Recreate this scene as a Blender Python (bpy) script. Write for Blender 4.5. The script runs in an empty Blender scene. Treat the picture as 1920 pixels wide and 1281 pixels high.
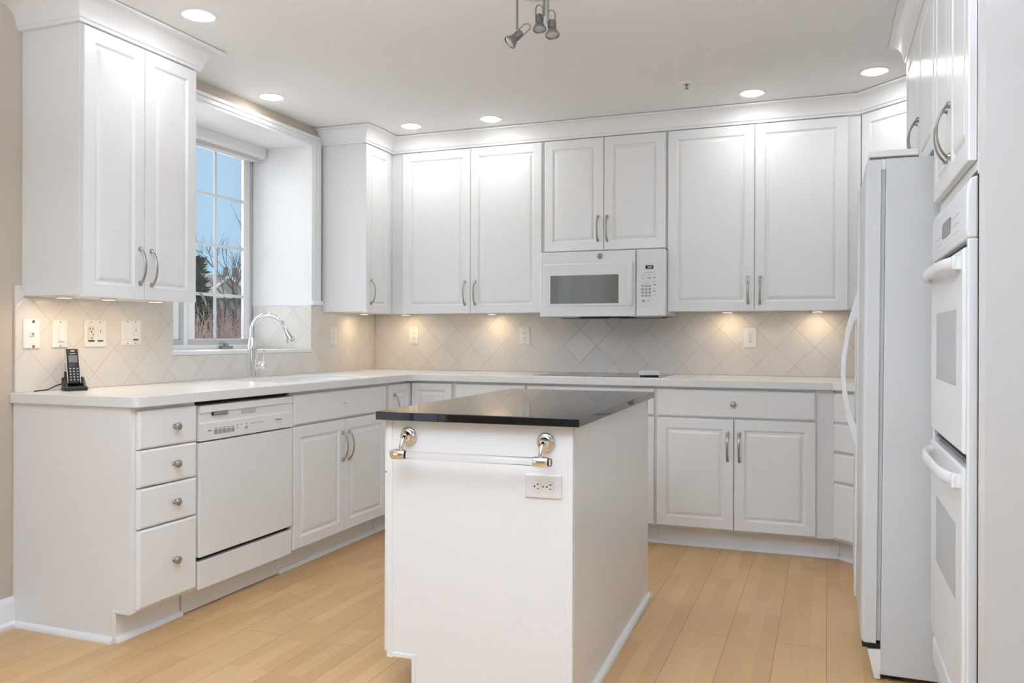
import bpy, bmesh, math, random
from mathutils import Vector, Matrix
random.seed(7)
S = bpy.context.scene
COL = S.collection
PI = math.pi
def rad(d): return d * PI / 180

# ------------------------------------------------------------------ camera
cam_d = bpy.data.cameras.new('camera'); cam = bpy.data.objects.new('camera', cam_d); COL.objects.link(cam)
F_PX = 1559.18
cam_d.sensor_fit = 'HORIZONTAL'; cam_d.sensor_width = 36; cam_d.lens = 36 * F_PX / 1920
cam_d.shift_y = -(640.5 - 634.32) / 1920
cam_d.clip_start = .05; cam_d.clip_end = 300
cam.matrix_world = (Matrix.Translation((0, 0, 1.135)) @ Matrix.Rotation(rad(20.746), 4, 'Z')
                    @ Matrix.Rotation(rad(90), 4, 'X') @ Matrix.Rotation(rad(0.156), 4, 'Z'))
S.camera = cam

# ------------------------------------------------------------------ world, sun, daylight, exposure
S.view_settings.view_transform = 'Standard'
S.view_settings.look = 'None'
S.view_settings.gamma = 1
S.view_settings.use_curve_mapping = False
S.view_settings.exposure = 0.10
W = bpy.data.worlds.new('world'); S.world = W; W.use_nodes = True
nt = W.node_tree; nt.nodes.clear()
wo = nt.nodes.new('ShaderNodeOutputWorld'); bg = nt.nodes.new('ShaderNodeBackground')
tc = nt.nodes.new('ShaderNodeTexCoord'); sx = nt.nodes.new('ShaderNodeSeparateXYZ')
cr = nt.nodes.new('ShaderNodeValToRGB')
cr.color_ramp.elements[0].position = .0; cr.color_ramp.elements[0].color = (.36, .60, .80, 1)
cr.color_ramp.elements[1].position = .35; cr.color_ramp.elements[1].color = (.46, .62, .80, 1)
nt.links.new(tc.outputs['Generated'], sx.inputs[0]); nt.links.new(sx.outputs['Z'], cr.inputs[0])
nt.links.new(cr.outputs[0], bg.inputs[0]); bg.inputs[1].default_value = 1.0
nt.links.new(bg.outputs[0], wo.inputs[0])

def light(name, kind, loc, energy, color=(1, 1, 1), size=1, size_y=None, target=None, direction=None, shape=None, spread=None):
    d = bpy.data.lights.new(name, kind); d.energy = energy; d.color = color
    if kind == 'AREA':
        d.shape = shape or ('RECTANGLE' if size_y else 'SQUARE'); d.size = size
        if size_y: d.size_y = size_y
        if spread: d.spread = spread
    o = bpy.data.objects.new(name, d); COL.objects.link(o); o.location = loc
    v = Vector(direction) if direction else Vector(target) - Vector(loc)
    o.rotation_euler = v.to_track_quat('-Z', 'Y').to_euler()
    return o
sun = light('sun', 'SUN', (10, 10, 20), 3.2, (1, .95, .88), direction=(-.7, -.25, -.55))
sun.data.angle = rad(.6)
# daylight through the kitchen window and through the tall windows of the room behind the camera
light('daylight_kitchen_window', 'AREA', (-3.62, 3.80, 1.75), 8.5, (.92, .95, 1), 1.15, 1.2, direction=(1, 0, -.1))
light('daylight_sky', 'AREA', (-5.1, 4.25, 3.0), 64, (.94, .97, 1), 1.5, 1.2, direction=(1, -.05, -.76))
light('daylight_side_window', 'AREA', (-3.10, -1.20, 1.30), 13, (.88, .98, 1.14), 2.3, 1.9, direction=(1, 0, 0))
light('daylight_rear_window', 'AREA', (.75, -4.46, 1.35), 13, (.82, .97, 1.15), 2.6, 1.8, direction=(0, 1, 0))
light('added_bounce_fill', 'AREA', (-.85, .90, 1.85), 73, (.86, 1.0, 1.20), 1.4, 1.3, direction=(0, 0, 1))  # unseen upward lamp added as fill, brightens the room off the ceiling
WARM = (.98, .985, .97)
CAN_W, PUCK_W = .78, .32

# ------------------------------------------------------------------ materials
MATS = {}
def mat(name, col=(.8, .8, .8), rough=.5, metal=0, spec=.5, trans=0, ior=1.5, emit=0, ecol=None, coat=0):
    m = bpy.data.materials.new(name); m.use_nodes = True
    b = m.node_tree.nodes['Principled BSDF']
    b.inputs['Base Color'].default_value = (*col, 1); b.inputs['Roughness'].default_value = rough
    b.inputs['Metallic'].default_value = metal; b.inputs['Specular IOR Level'].default_value = spec
    b.inputs['Transmission Weight'].default_value = trans; b.inputs['IOR'].default_value = ior
    b.inputs['Coat Weight'].default_value = coat
    if emit:
        b.inputs['Emission Color'].default_value = (*(ecol or col), 1); b.inputs['Emission Strength'].default_value = emit
    MATS[name] = m
    return m
class NG:
    def __init__(s, m): s.t = m.node_tree; s.b = s.t.nodes['Principled BSDF']
    def n(s, kind, **kw):
        x = s.t.nodes.new(kind)
        for k, v in kw.items(): setattr(x, k, v)
        return x
    def l(s, a, b): s.t.links.new(a, b)
    def math(s, op, a, b=None, clamp=False):
        x = s.n('ShaderNodeMath', operation=op); x.use_clamp = clamp
        for i, v in enumerate((a, b)):
            if v is None: continue
            if isinstance(v, (int, float)): x.inputs[i].default_value = v
            else: s.l(v, x.inputs[i])
        return x.outputs[0]
    def mix(s, f, a, b, kind='MIX'):
        x = s.n('ShaderNodeMix', data_type='RGBA', blend_type=kind)
        for i, v in ((0, f), (6, a), (7, b)):
            if isinstance(v, (int, float)): x.inputs[i].default_value = v
            elif isinstance(v, tuple): x.inputs[i].default_value = (*v, 1)
            else: s.l(v, x.inputs[i])
        return x.outputs[2]
    def bump(s, h, strength=.2, dist=.002):
        x = s.n('ShaderNodeBump'); x.inputs['Strength'].default_value = strength; x.inputs['Distance'].default_value = dist
        s.l(h, x.inputs['Height']); s.l(x.outputs[0], s.b.inputs['Normal'])

def noise_paint(name, col, rough, scale=60, amt=.03, bump=.03):
    m = mat(name, col, rough); g = NG(m)
    c = g.n('ShaderNodeTexCoord'); n = g.n('ShaderNodeTexNoise'); n.inputs['Scale'].default_value = scale; n.inputs['Detail'].default_value = 3
    g.l(c.outputs['Object'], n.inputs['Vector'])
    g.l(g.mix(n.outputs['Fac'], tuple(x * (1 - amt) for x in col), tuple(min(1, x * (1 + amt)) for x in col)), g.b.inputs['Base Color'])
    if bump: g.bump(n.outputs['Fac'], bump, .001)
    return m
CAB = noise_paint('cabinet_white_paint', (.90, .897, .89), .28, 30, .012, .01)
CABIN = mat('cabinet_interior', (.30, .29, .28), .7)
TRIM = noise_paint('trim_white_paint', (.905, .90, .895), .38, 30, .01, .01)
CEIL = noise_paint('ceiling_paint', (.92, .905, .895), .9, 90, .02, .05)
BEIGE = noise_paint('beige_wall_paint', (.60, .52, .43), .8, 120, .02, .05)
COUNTER = noise_paint('white_solid_surface', (.86, .86, .85), .22, 200, .02, 0)
APPL = noise_paint('appliance_white_enamel', (.87, .873, .865), .22, 20, .006, 0)
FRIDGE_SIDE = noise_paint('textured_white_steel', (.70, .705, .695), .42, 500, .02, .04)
PLATE = mat('white_plastic', (.86, .85, .83), .35)
PLATE_W = mat('ivory_plastic', (.80, .74, .66), .35)
GREYP = mat('grey_plastic', (.30, .30, .29), .4)
GREYL = mat('light_grey_print', (.36, .36, .36), .5)
GREYD = mat('dark_grey_print', (.06, .06, .06), .5)
BLACK = mat('black_plastic', (.012, .012, .012), .35)
BLACKM = mat('black_matte', (.01, .01, .01), .8)
SILVER = mat('silver_plastic', (.55, .55, .56), .3, .6)
NICKEL = mat('satin_nickel', (.42, .40, .365), .30, 1)
KNOBM = mat('brushed_nickel', (.46, .44, .40), .34, 1)
CHROME = mat('polished_chrome', (.86, .87, .88), .06, 1)
PNICK = mat('polished_nickel', (.80, .74, .66), .07, 1)
STEEL = mat('satin_steel_grey', (.27, .265, .25), .40, .85)
ACRYL = mat('clear_acrylic', (.97, .98, .98), .03, 0, .5, 1, 1.47)
OVENGL = mat('oven_window_glass', (.47, .46, .475), .12)
MWGL = mat('microwave_window_glass', (.22, .22, .21), .06)
GLASSK = mat('black_ceramic_glass', (.02, .02, .022), .05)
SCREEN = mat('dark_display', (.015, .015, .018), .15)
LCD = mat('grey_lcd', (.16, .17, .18), .2)
DIGIT = mat('lit_digits', (.5, .6, .6), .4, emit=.6, ecol=(.7, .85, .9))
LENS = mat('lamp_lens', (1, 1, 1), .4, emit=29, ecol=(.97, .99, 1.0))
PUCKL = mat('puck_lens', (1, .9, .75), .4, emit=6, ecol=(1, .80, .52))
BULB = mat('frosted_bulb_glass', (.44, .44, .43), .25)
GASKET = mat('grey_vinyl', (.56, .57, .57), .5)
MUNTIN = mat('white_muntin', (.70, .74, .78), .5)
SASH = mat('white_vinyl', (.92, .92, .93), .4)
SHADEF = mat('shade_fabric', (.62, .60, .57), .8)
SPONGE = mat('white_sponge_foam', (.88, .88, .86), .9)

# granite
GRAN = mat('black_granite', (.01, .01, .012), .025, spec=.55, ior=1.52); g = NG(GRAN)
c = g.n('ShaderNodeTexCoord'); v = g.n('ShaderNodeTexVoronoi'); v.inputs['Scale'].default_value = 520
n = g.n('ShaderNodeTexNoise'); n.inputs['Scale'].default_value = 35; n.inputs['Detail'].default_value = 6
g.l(c.outputs['Object'], v.inputs['Vector']); g.l(c.outputs['Object'], n.inputs['Vector'])
sp = g.math('GREATER_THAN', v.outputs['Color'], .90); f = g.math('MULTIPLY', sp, g.math('POWER', n.outputs['Fac'], 2))
g.l(g.mix(f, (.008, .008, .009), (.09, .10, .12)), g.b.inputs['Base Color'])

# maple strip floor: 176 mm boards of three strips, running along world Y
FLOOR = mat('maple_strip_floor', (.6, .4, .22), .33); g = NG(FLOOR)
c = g.n('ShaderNodeTexCoord'); s_ = g.n('ShaderNodeSeparateXYZ'); cb = g.n('ShaderNodeCombineXYZ')
g.l(c.outputs['Object'], s_.inputs[0])
g.l(s_.outputs['Y'], cb.inputs[0]); g.l(g.math('ADD', s_.outputs['X'], .1765 * 20 - .0015), cb.inputs[1])
def brick(bw, rh, off, mort, c1, c2, cm, sm=0):
    b = g.n('ShaderNodeTexBrick'); b.offset = off; b.offset_frequency = 2; b.squash = 1
    b.inputs['Scale'].default_value = 1; b.inputs['Brick Width'].default_value = bw; b.inputs['Row Height'].default_value = rh
    b.inputs['Mortar Size'].default_value = mort; b.inputs['Mortar Smooth'].default_value = sm
    b.inputs['Color1'].default_value = (*c1, 1); b.inputs['Color2'].default_value = (*c2, 1); b.inputs['Mortar'].default_value = (*cm, 1)
    g.l(cb.outputs[0], b.inputs['Vector']); return b
b1 = brick(.47, .1765 / 3, .41, .0002, (.67, .41, .185), (.78, .51, .25), (.54, .31, .135))
b2 = brick(1.63, .1765, .37, .0011, (.94, .94, .94), (1, 1, 1), (.50, .42, .34))
mp = g.n('ShaderNodeMapping'); mp.inputs['Scale'].default_value = (28, 1.6, 1); g.l(c.outputs['Object'], mp.inputs[0])
n = g.n('ShaderNodeTexNoise'); n.inputs['Scale'].default_value = 3; n.inputs['Detail'].default_value = 6; n.inputs['Distortion'].default_value = .6
g.l(mp.outputs[0], n.inputs['Vector'])
n2 = g.n('ShaderNodeTexNoise'); n2.inputs['Scale'].default_value = 2.2; g.l(c.outputs['Object'], n2.inputs['Vector'])
gr = g.mix(n.outputs['Fac'], (.90, .88, .85), (1.06, 1.06, 1.06))
col = g.mix(1., g.mix(1., b1.outputs['Color'], b2.outputs['Color'], 'MULTIPLY'), gr, 'MULTIPLY')
col = g.mix(1., col, g.mix(n2.outputs['Fac'], (.93, .92, .90), (1.05, 1.05, 1.05)), 'MULTIPLY')
# small brown stain by the cooktop side of the floor
vd = g.n('ShaderNodeVectorMath', operation='DISTANCE'); vd.inputs[1].default_value = (-.06, 4.37, 0)
mp2 = g.n('ShaderNodeMapping'); mp2.inputs['Scale'].default_value = (1, 2.2, 1); mp2.inputs['Location'].default_value = (0, -4.37 * 1.2, 0)
g.l(c.outputs['Object'], mp2.inputs[0]); g.l(mp2.outputs[0], vd.inputs[0])
st = g.math('SUBTRACT', 1, g.math('DIVIDE', vd.outputs['Value'], .085), True)
col = g.mix(g.math('MULTIPLY', st, g.math('MULTIPLY', n.outputs['Fac'], 1.1)), col, (.42, .22, .06))
g.l(col, g.b.inputs['Base Color'])
g.bump(b2.outputs['Fac'], -.25, .001)

def tile_mat(name, axis, u0, v0):
    m = mat(name, (.80, .75, .69), .16, spec=.5); g = NG(m)
    c = g.n('ShaderNodeTexCoord'); s_ = g.n('ShaderNodeSeparateXYZ'); g.l(c.outputs['Object'], s_.inputs[0])
    a = s_.outputs[axis]; z = s_.outputs['Z']; P = .2177
    u = g.math('DIVIDE', g.math('SUBTRACT', g.math('ADD', a, z), u0), P)
    w = g.math('DIVIDE', g.math('SUBTRACT', g.math('SUBTRACT', a, z), v0), P)
    def edge(t): return g.math('SUBTRACT', .5, g.math('ABSOLUTE', g.math('SUBTRACT', g.math('FRACT', t), .5)))
    e = g.math('MINIMUM', edge(u), edge(w))
    grout = g.math('LESS_THAN', e, .0105)
    hgt = g.math('DIVIDE', e, .03, True)
    fl = g.n('ShaderNodeCombineXYZ'); g.l(g.math('FLOOR', u), fl.inputs[0]); g.l(g.math('FLOOR', w), fl.inputs[1])
    wn = g.n('ShaderNodeTexWhiteNoise', noise_dimensions='2D'); g.l(fl.outputs[0], wn.inputs['Vector'])
    tc_ = g.mix(wn.outputs['Value'], (.76, .71, .655), (.81, .76, .705))
    g.l(g.mix(grout, tc_, (.62, .58, .53)), g.b.inputs['Base Color'])
    g.l(g.math('ADD', .14, g.math('MULTIPLY', grout, .5)), g.b.inputs['Roughness'])
    nn = g.n('ShaderNodeTexNoise'); nn.inputs['Scale'].default_value = 14; g.l(c.outputs['Object'], nn.inputs['Vector'])
    hh = g.math('ADD', hgt, g.math('MULTIPLY', nn.outputs['Fac'], .5))
    g.bump(hh, .35, .0015)
    return m
TILE_B = tile_mat('cream_diagonal_tile_cooktop_run', 'X', -1.591 + 1.087, -1.591 - 1.087)
TILE_L = tile_mat('cream_diagonal_tile_sink_run', 'Y', 3.07 + .869, 3.07 - .869)

# thin window glass: mostly clear with a faint fresnel reflection
PANE = bpy.data.materials.new('window_glass'); PANE.use_nodes = True; t = PANE.node_tree; t.nodes.clear()
o_ = t.nodes.new('ShaderNodeOutputMaterial'); mx = t.nodes.new('ShaderNodeMixShader'); tr = t.nodes.new('ShaderNodeBsdfTransparent')
gl = t.nodes.new('ShaderNodeBsdfGlossy'); gl.inputs['Roughness'].default_value = .02; fr = t.nodes.new('ShaderNodeFresnel'); fr.inputs[0].default_value = 1.2
t.links.new(fr.outputs[0], mx.inputs[0]); t.links.new(tr.outputs[0], mx.inputs[1]); t.links.new(gl.outputs[0], mx.inputs[2]); t.links.new(mx.outputs[0], o_.inputs[0])

# ------------------------------------------------------------------ mesh helpers
def BM(): return bmesh.new()
def bx(bm, x0, x1, y0, y1, z0, z1):
    v = [bm.verts.new(p) for p in ((x0, y0, z0), (x1, y0, z0), (x1, y1, z0), (x0, y1, z0), (x0, y0, z1), (x1, y0, z1), (x1, y1, z1), (x0, y1, z1))]
    for f in ((0, 3, 2, 1), (4, 5, 6, 7), (0, 1, 5, 4), (1, 2, 6, 5), (2, 3, 7, 6), (3, 0, 4, 7)): bm.faces.new([v[i] for i in f])
    return bm
def box(*a): return bx(BM(), *a)
def prism(bm, poly, axis, a0, a1):
    """poly: 2D points; axis 'x' -> poly is (y,z); 'y' -> (x,z); 'z' -> (x,y)"""
    def P(p, a): return {'x': (a, p[0], p[1]), 'y': (p[0], a, p[1]), 'z': (p[0], p[1], a)}[axis]
    A = [bm.verts.new(P(p, a0)) for p in poly]; Bv = [bm.verts.new(P(p, a1)) for p in poly]
    n = len(poly); fs = [bm.faces.new(A), bm.faces.new(Bv[::-1])]
    for i in range(n): fs.append(bm.faces.new((A[i], Bv[i], Bv[(i + 1) % n], A[(i + 1) % n])))
    bmesh.ops.recalc_face_normals(bm, faces=fs)
    return bm
def lathe(bm, prof, seg=32, M=Matrix(), cap=True):
    rings = []
    for r, z in prof:
        if r < 1e-6: rings.append([bm.verts.new(M @ Vector((0, 0, z)))])
        else: rings.append([bm.verts.new(M @ Vector((r * math.cos(2 * PI * i / seg), r * math.sin(2 * PI * i / seg), z))) for i in range(seg)])
    fs = []
    for a, b in zip(rings, rings[1:]):
        for i in range(seg):
            j = (i + 1) % seg
            q = [a[i % len(a)], a[j % len(a)], b[j % len(b)], b[i % len(b)]]
            q2 = []
            for w in q:
                if w not in q2: q2.append(w)
            if len(q2) > 2: fs.append(bm.faces.new(q2))
    if cap:
        for r in (rings[0], rings[-1]):
            if len(r) > 2: fs.append(bm.faces.new(r))
    bmesh.ops.recalc_face_normals(bm, faces=fs)
    return bm
def sweep(bm, pts, rad_, seg=10, ref=(1, 0, 0), cap=True):
    """rad_: r, or list of r / (r along ref, r along the other normal)"""
    pts = [Vector(p) for p in pts]; n = len(pts); ref = Vector(ref).normalized(); rings = []
    for i, p in enumerate(pts):
        t = (pts[min(i + 1, n - 1)] - pts[max(i - 1, 0)]).normalized()
        u = (ref - t * ref.dot(t))
        if u.length < 1e-4: u = t.orthogonal()
        u.normalize(); w = t.cross(u)
        r = rad_[i] if isinstance(rad_, list) else rad_
        ra, rb = r if isinstance(r, tuple) else (r, r)
        rings.append([bm.verts.new(p + u * (ra * math.cos(2 * PI * k / seg)) + w * (rb * math.sin(2 * PI * k / seg))) for k in range(seg)])
    fs = []
    for a, b in zip(rings, rings[1:]):
        for k in range(seg): fs.append(bm.faces.new((a[k], a[(k + 1) % seg], b[(k + 1) % seg], b[k])))
    if cap: fs += [bm.faces.new(rings[0][::-1]), bm.faces.new(rings[-1])]
    bmesh.ops.recalc_face_normals(bm, faces=fs)
    return bm
def obj(name, bm, m, parent=None, smooth=None, bevel=0, seg=2, loc=None):
    me = bpy.data.meshes.new(name); bm.normal_update(); bm.to_mesh(me); bm.free()
    me.materials.append(m)
    o = bpy.data.objects.new(name, me); COL.objects.link(o)
    if parent: o.parent = parent
    if loc: o.location = loc
    if smooth:
        for p in me.polygons: p.use_smooth = True
        me.set_sharp_from_angle(angle=rad(smooth))
    if bevel:
        b = o.modifiers.new('bevel', 'BEVEL'); b.width = bevel; b.segments = seg; b.limit_method = 'ANGLE'; b.angle_limit = rad(35)
        b.harden_normals = False
    return o
def tag(o, label, cat, group=None):
    o['label'] = label; o['category'] = cat
    if group: o['group'] = group
    return o
def struct(o): o['kind'] = 'structure'; return o
def thing(name, loc, rz, label, cat, group=None, rot=None):
    o = bpy.data.objects.new(name, None); COL.objects.link(o); o.location = loc
    o.rotation_euler = rot if rot else (0, 0, rz); o.empty_display_size = .1
    return tag(o, label, cat, group)
def children(o): return [c for c in bpy.data.objects if c.parent == o]
def dup(o, loc, rz=None, label=None):
    def cp(a, par):
        kids = children(a); c = a.copy(); COL.objects.link(c)
        if par: c.parent = par
        for k in kids: cp(k, c)
        return c
    c = cp(o, None); c.location = loc
    if rz is not None: c.rotation_euler = (0, 0, rz)
    if label: c['label'] = label
    return c
def text(name, s, size, M, m, parent, align='CENTER', ext=.0003):
    cu = bpy.data.curves.new(name, 'FONT'); cu.body = s; cu.size = size; cu.align_x = align; cu.align_y = 'CENTER'; cu.extrude = ext; cu.resolution_u = 3
    t = bpy.data.objects.new(name, cu); COL.objects.link(t)
    bpy.context.view_layer.update()
    me = bpy.data.meshes.new_from_object(t.evaluated_get(bpy.context.evaluated_depsgraph_get()))
    bpy.data.objects.remove(t); bpy.data.curves.remove(cu)
    me.transform(M); me.materials.clear(); me.materials.append(m); me.name = name
    o = bpy.data.objects.new(name, me); COL.objects.link(o); o.parent = parent
    return o
FACE = lambda x, y, z: Matrix.Translation((x, y, z)) @ Matrix.Rotation(PI / 2, 4, 'X')   # text plane facing -y
ROT_L, ROT_R, ROT_D = rad(90), rad(-90), rad(-45)

# room planes measured from the photograph
WL, WB, WR = -2.995, 5.160, .95
ZC = 2.446
DL, DB = -2.374, 4.529          # door faces of the base runs
UL, UB = -2.669, 4.835          # door faces of the wall-cabinet runs
U0, U1 = 1.292, 2.338
BT = .876                        # top of base boxes
CT = .915                        # counter top

# ------------------------------------------------------------------ room shell
struct(obj('floor', box(-3.0, 2.6, -4.3, WB, -.05, 0), FLOOR))
struct(obj('ceiling', box(-3.0, 2.6, -4.3, WB + .15, ZC, ZC + .12), CEIL))
struct(obj('wall_back', box(WL - .15, WR + .15, WB, WB + .15, -.05, ZC), BEIGE))
wy0, wy1, wz0, wz1 = 3.200, 4.383, 1.065, 2.333        # kitchen window recess
b = BM(); T = .44
bx(b, WL - T, WL, .0, wy0, -.05, ZC); bx(b, WL - T, WL, -4.3, -2.4, -.05, ZC); bx(b, WL - T, WL, -2.4, .0, -.05, .3); bx(b, WL - T, WL, -2.4, .0, 2.3, ZC); bx(b, WL - T, WL, wy1, WB, -.05, ZC)
bx(b, WL - T, WL, wy0, wy1, -.05, wz0 - .021); bx(b, WL - T, WL, wy0, wy1, wz1, ZC)
struct(obj('wall_left', b, BEIGE))
b = BM(); bx(b, WR, WR + .12, 2.25, WB, -.05, ZC); bx(b, WR, 2.6, 2.16, 2.25, -.05, ZC); bx(b, 2.6, 2.72, -4.3, 2.25, -.05, ZC)
struct(obj('wall_right', b, noise_paint('pale_wall_paint', (.78, .78, .77), .8, 120, .02, .05)))
RWALL = noise_paint('white_wall_paint', (.80, .80, .79), .8, 120, .02, .05)
b = BM(); rx0, rx1 = -.6, 2.1
bx(b, -3.0, rx0, -4.42, -4.3, -.05, ZC); bx(b, rx1, 2.6, -4.42, -4.3, -.05, ZC); bx(b, rx0, rx1, -4.42, -4.3, -.05, .4); bx(b, rx0, rx1, -4.42, -4.3, 2.3, ZC)
struct(obj('wall_rear', b, RWALL))
b = BM()
for a, c_ in ((rx0, rx0 + .06), ((rx0 + rx1) / 2 - .03, (rx0 + rx1) / 2 + .03), (rx1 - .06, rx1)): bx(b, a, c_, -4.40, -4.33, .4, 2.3)
bx(b, rx0 + .06, rx1 - .06, -4.39, -4.34, .4, .46); bx(b, rx0 + .06, rx1 - .06, -4.39, -4.34, 2.24, 2.3)
struct(obj('window_2', b, SASH))
b = BM()
for a, c_ in ((-2.4, -2.34), (-1.63, -1.57), (-.83, -.77), (-.06, .0)): bx(b, WL - .09, WL - .02, a, c_, .3, 2.3)
bx(b, WL - .08, WL - .03, -2.34, -.06, .3, .36); bx(b, WL - .08, WL - .03, -2.34, -.06, 2.24, 2.3)
struct(obj('window_3', b, SASH))

# lining of the window recess (drywall painted white) and sill
b = BM()
bx(b, WL - .432, WL + .010, wy1 - .006, wy1 + .001, 1.335, wz1 - .006); bx(b, WL - .432, WL + .010, wy0 - .001, wy0 + .006, 1.335, wz1 - .006)
bx(b, WL - .432, WL + .010, wy0 - .001, wy1 + .001, wz1 - .006, wz1 + .001)
struct(obj('trim_1', b, TRIM))
struct(obj('trim_2', box(WL - .432, WL + .012, wy0, wy1, wz0 - .02, wz0), COUNTER, bevel=.003))
# casing around the recess
b = BM()
cx0, cx1 = WL, WL + .018
for (w0, w1, xx) in ((0, .082, .012), (.012, .020, .018), (.052, .082, .020)):
    bx(b, cx0, cx0 + xx, wy1 + w0, wy1 + w1, 1.365, wz1 + w0 * .68); bx(b, cx0, cx0 + xx, wy0 - w1, wy0 - w0, 1.365, wz1 + w0 * .68)
    bx(b, cx0, cx0 + xx, wy0 - w1, wy1 + w1, wz1 + w0 * .68, wz1 + w1 * .68)
struct(obj('trim_3', b, TRIM, bevel=.003))
b = BM(); bx(b, WL - .015, WL + .028, wy1 - .012, wy1 + .094, 1.336, 1.366)
bx(b, WL - .015, WL + .028, wy0 - .094, wy0 + .012, 1.336, 1.366)
struct(obj('trim_4', b, TRIM, bevel=.003))
# baseboard along the beige part of the window wall
b = BM(); prism(b, [(WL, 0), (WL + .026, 0), (WL + .026, .012), (WL + .014, .022), (WL + .014, .095), (WL + .008, .112), (WL, .115)], 'y', -4.3, 2.402)
struct(obj('baseboard_left', b, TRIM))

# ------------------------------------------------------------------ window_1
XW = WL - .43
w1 = struct(obj('window_1', BM(), SASH))
b = BM()
bx(b, XW - .05, XW, wy0, wy1, wz0, wz0 + .026); bx(b, XW - .05, XW, wy0, wy1, wz1 - .05, wz1)
bx(b, XW - .05, XW, 3.767, 3.80, wz0 + .026, wz1 - .05)
obj('window_frame', b, SASH, w1, bevel=.003)
def sash(y0, y1, gl0, gl1):
    b = BM(); z0, z1 = wz0 + .026, wz1 - .05
    bx(b, XW - .030, XW - .004, y1 - .026, y1, z0, z1); bx(b, XW - .030, XW - .004, y0, y0 + .006, z0, z1)
    bx(b, XW - .030, XW - .004, y0 + .006, y1 - .026, z0, z0 + .030)
    obj('gasket', b, GASKET, w1)
    b = BM()
    bx(b, XW - .03, XW - .010, gl1, y1 - .026, z0 + .03, z1); bx(b, XW - .03, XW - .010, y0 + .006, gl0, z0 + .03, z1)
    bx(b, XW - .03, XW - .010, gl0, gl1, z0 + .03, z0 + .036); bx(b, XW - .03, XW - .010, gl0, gl1, z1 - .03, z1)
    sh = obj('sash', b, SASH, w1, bevel=.004)
    obj('pane', box(XW - .027, XW - .024, gl0, gl1, z0 + .036, z1 - .03), PANE, sh)
    b = BM(); ym = (gl0 + gl1) / 2 if y0 < 3.7 else 4.046
    bx(b, XW - .0235, XW - .0165, ym - .009, ym + .009, z0 + .04, z1 - .03)
    for zz in (1.391, 1.689, 1.987):
        for ya, yb_ in ((gl0, ym - .0088), (ym + .0088, gl1)): bx(b, XW - .0235, XW - .0165, ya, yb_, zz - .009, zz + .009)
    obj('muntin', b, MUNTIN, sh)
sash(wy0, 3.767, 3.262, 3.680); sash(3.80, wy1, 3.866, 4.298)
for yy, dz in ((3.80, 0), (3.885, -.02)):
    b = BM(); sweep(b, [(XW + .004, yy, 1.42 + dz), (XW + .022, yy + .004, 1.40 + dz), (XW + .030, yy + .018, 1.37 + dz), (XW + .024, yy + .036, 1.345 + dz)], [(.007, .005), (.008, .006), (.007, .005), (.005, .004)], 8, (0, 1, 0))
    obj('latch', b, GREYP, w1, 40)
b = BM(); bx(b, XW, XW + .03, 4.055, 4.15, wz0 + .001, wz0 + .018); lathe(b, [(0, 0), (.016, 0), (.014, .02), (0, .022)], 16, Matrix.Translation((XW + .02, 4.10, wz0 + .016)))
sweep(b, [(XW + .02, 4.10, wz0 + .034), (XW + .026, 4.07, wz0 + .038), (XW + .03, 4.03, wz0 + .034)], [(.005, .005), (.006, .004), (.005, .004)], 8, (0, 0, 1))
obj('crank_handle', b, GREYP, w1, 40)

# ------------------------------------------------------------------ roller shade
t = thing('roller_shade', (WL - .38, 3.79, wz1 - .006), 0, 'rolled-up white window shade with its headrail above the sink window', 'window shade')
b = BM(); prism(b, [(-.045, 0), (.058, 0), (.058, -.052), (.048, -.060), (.048, -.066), (-.045, -.066)], 'y', -.575, .575)
obj('headrail', b, SASH, t, bevel=.002)
b = BM(); prism(b, [(-.03, -.066), (.034, -.066), (.028, -.085), (-.028, -.085)], 'y', -.545, .535)
obj('shade_fabric', b, SHADEF, t)

def marks(name, boxes, m, par):
    return [obj(name, box(*q), m, par) for q in boxes]
# ------------------------------------------------------------------ cabinet building blocks (local: x along the front, y into the wall, z up)
def loops(bm, x0, x1, z0, z1, prof):
    rs = []
    for d, y in prof:
        rs.append([bm.verts.new(p) for p in ((x0 + d, y, z0 + d), (x1 - d, y, z0 + d), (x1 - d, y, z1 - d), (x0 + d, y, z1 - d))])
    for a, c_ in zip(rs, rs[1:]):
        for i in range(4): bm.faces.new((a[i], a[(i + 1) % 4], c_[(i + 1) % 4], c_[i]))
    bm.faces.new(rs[-1]); bm.faces.new(rs[0][::-1])
    return bm
def handle(par, x, zc, yf, L=.150, h=.030):
    b = BM(); pts = []; rr = []; N = 18
    for i in range(N + 1):
        s = -1 + 2 * i / N; a = abs(s)
        y = yf - .004 - h * (1 - a ** 2.2) ** .8
        pts.append((x, y, zc + s * L / 2)); rr.append((.0045 + .0035 * a ** 4 + .0012 * (1 - a), .0028 + .0008 * a))
    sweep(b, pts, rr, 8, (1, 0, 0))
    for s in (-1, 1):
        sweep(b, [(x, yf + .0005, zc + s * (L / 2 - .004)), (x, yf - .005, zc + s * (L / 2 - .004)), (x, yf - .009, zc + s * (L / 2 - .008))], [(.0075, .011), (.0075, .011), (.004, .006)], 10, (1, 0, 0))
    return obj('handle', b, NICKEL, par, 40)
KPROF = [(0, 0), (.0095, 0), (.0095, .003), (.006, .006), (.0055, .012), (.0085, .015), (.0150, .019), (.0158, .023), (.0140, .027), (.007, .0295), (0, .030)]
def knob(par, x, z, yf):
    b = BM(); lathe(b, KPROF, 24, Matrix.Translation((x, yf, z)) @ Matrix.Rotation(PI / 2, 4, 'X'))
    return obj('knob', b, KNOBM, par, 50)
TH = .020
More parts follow.
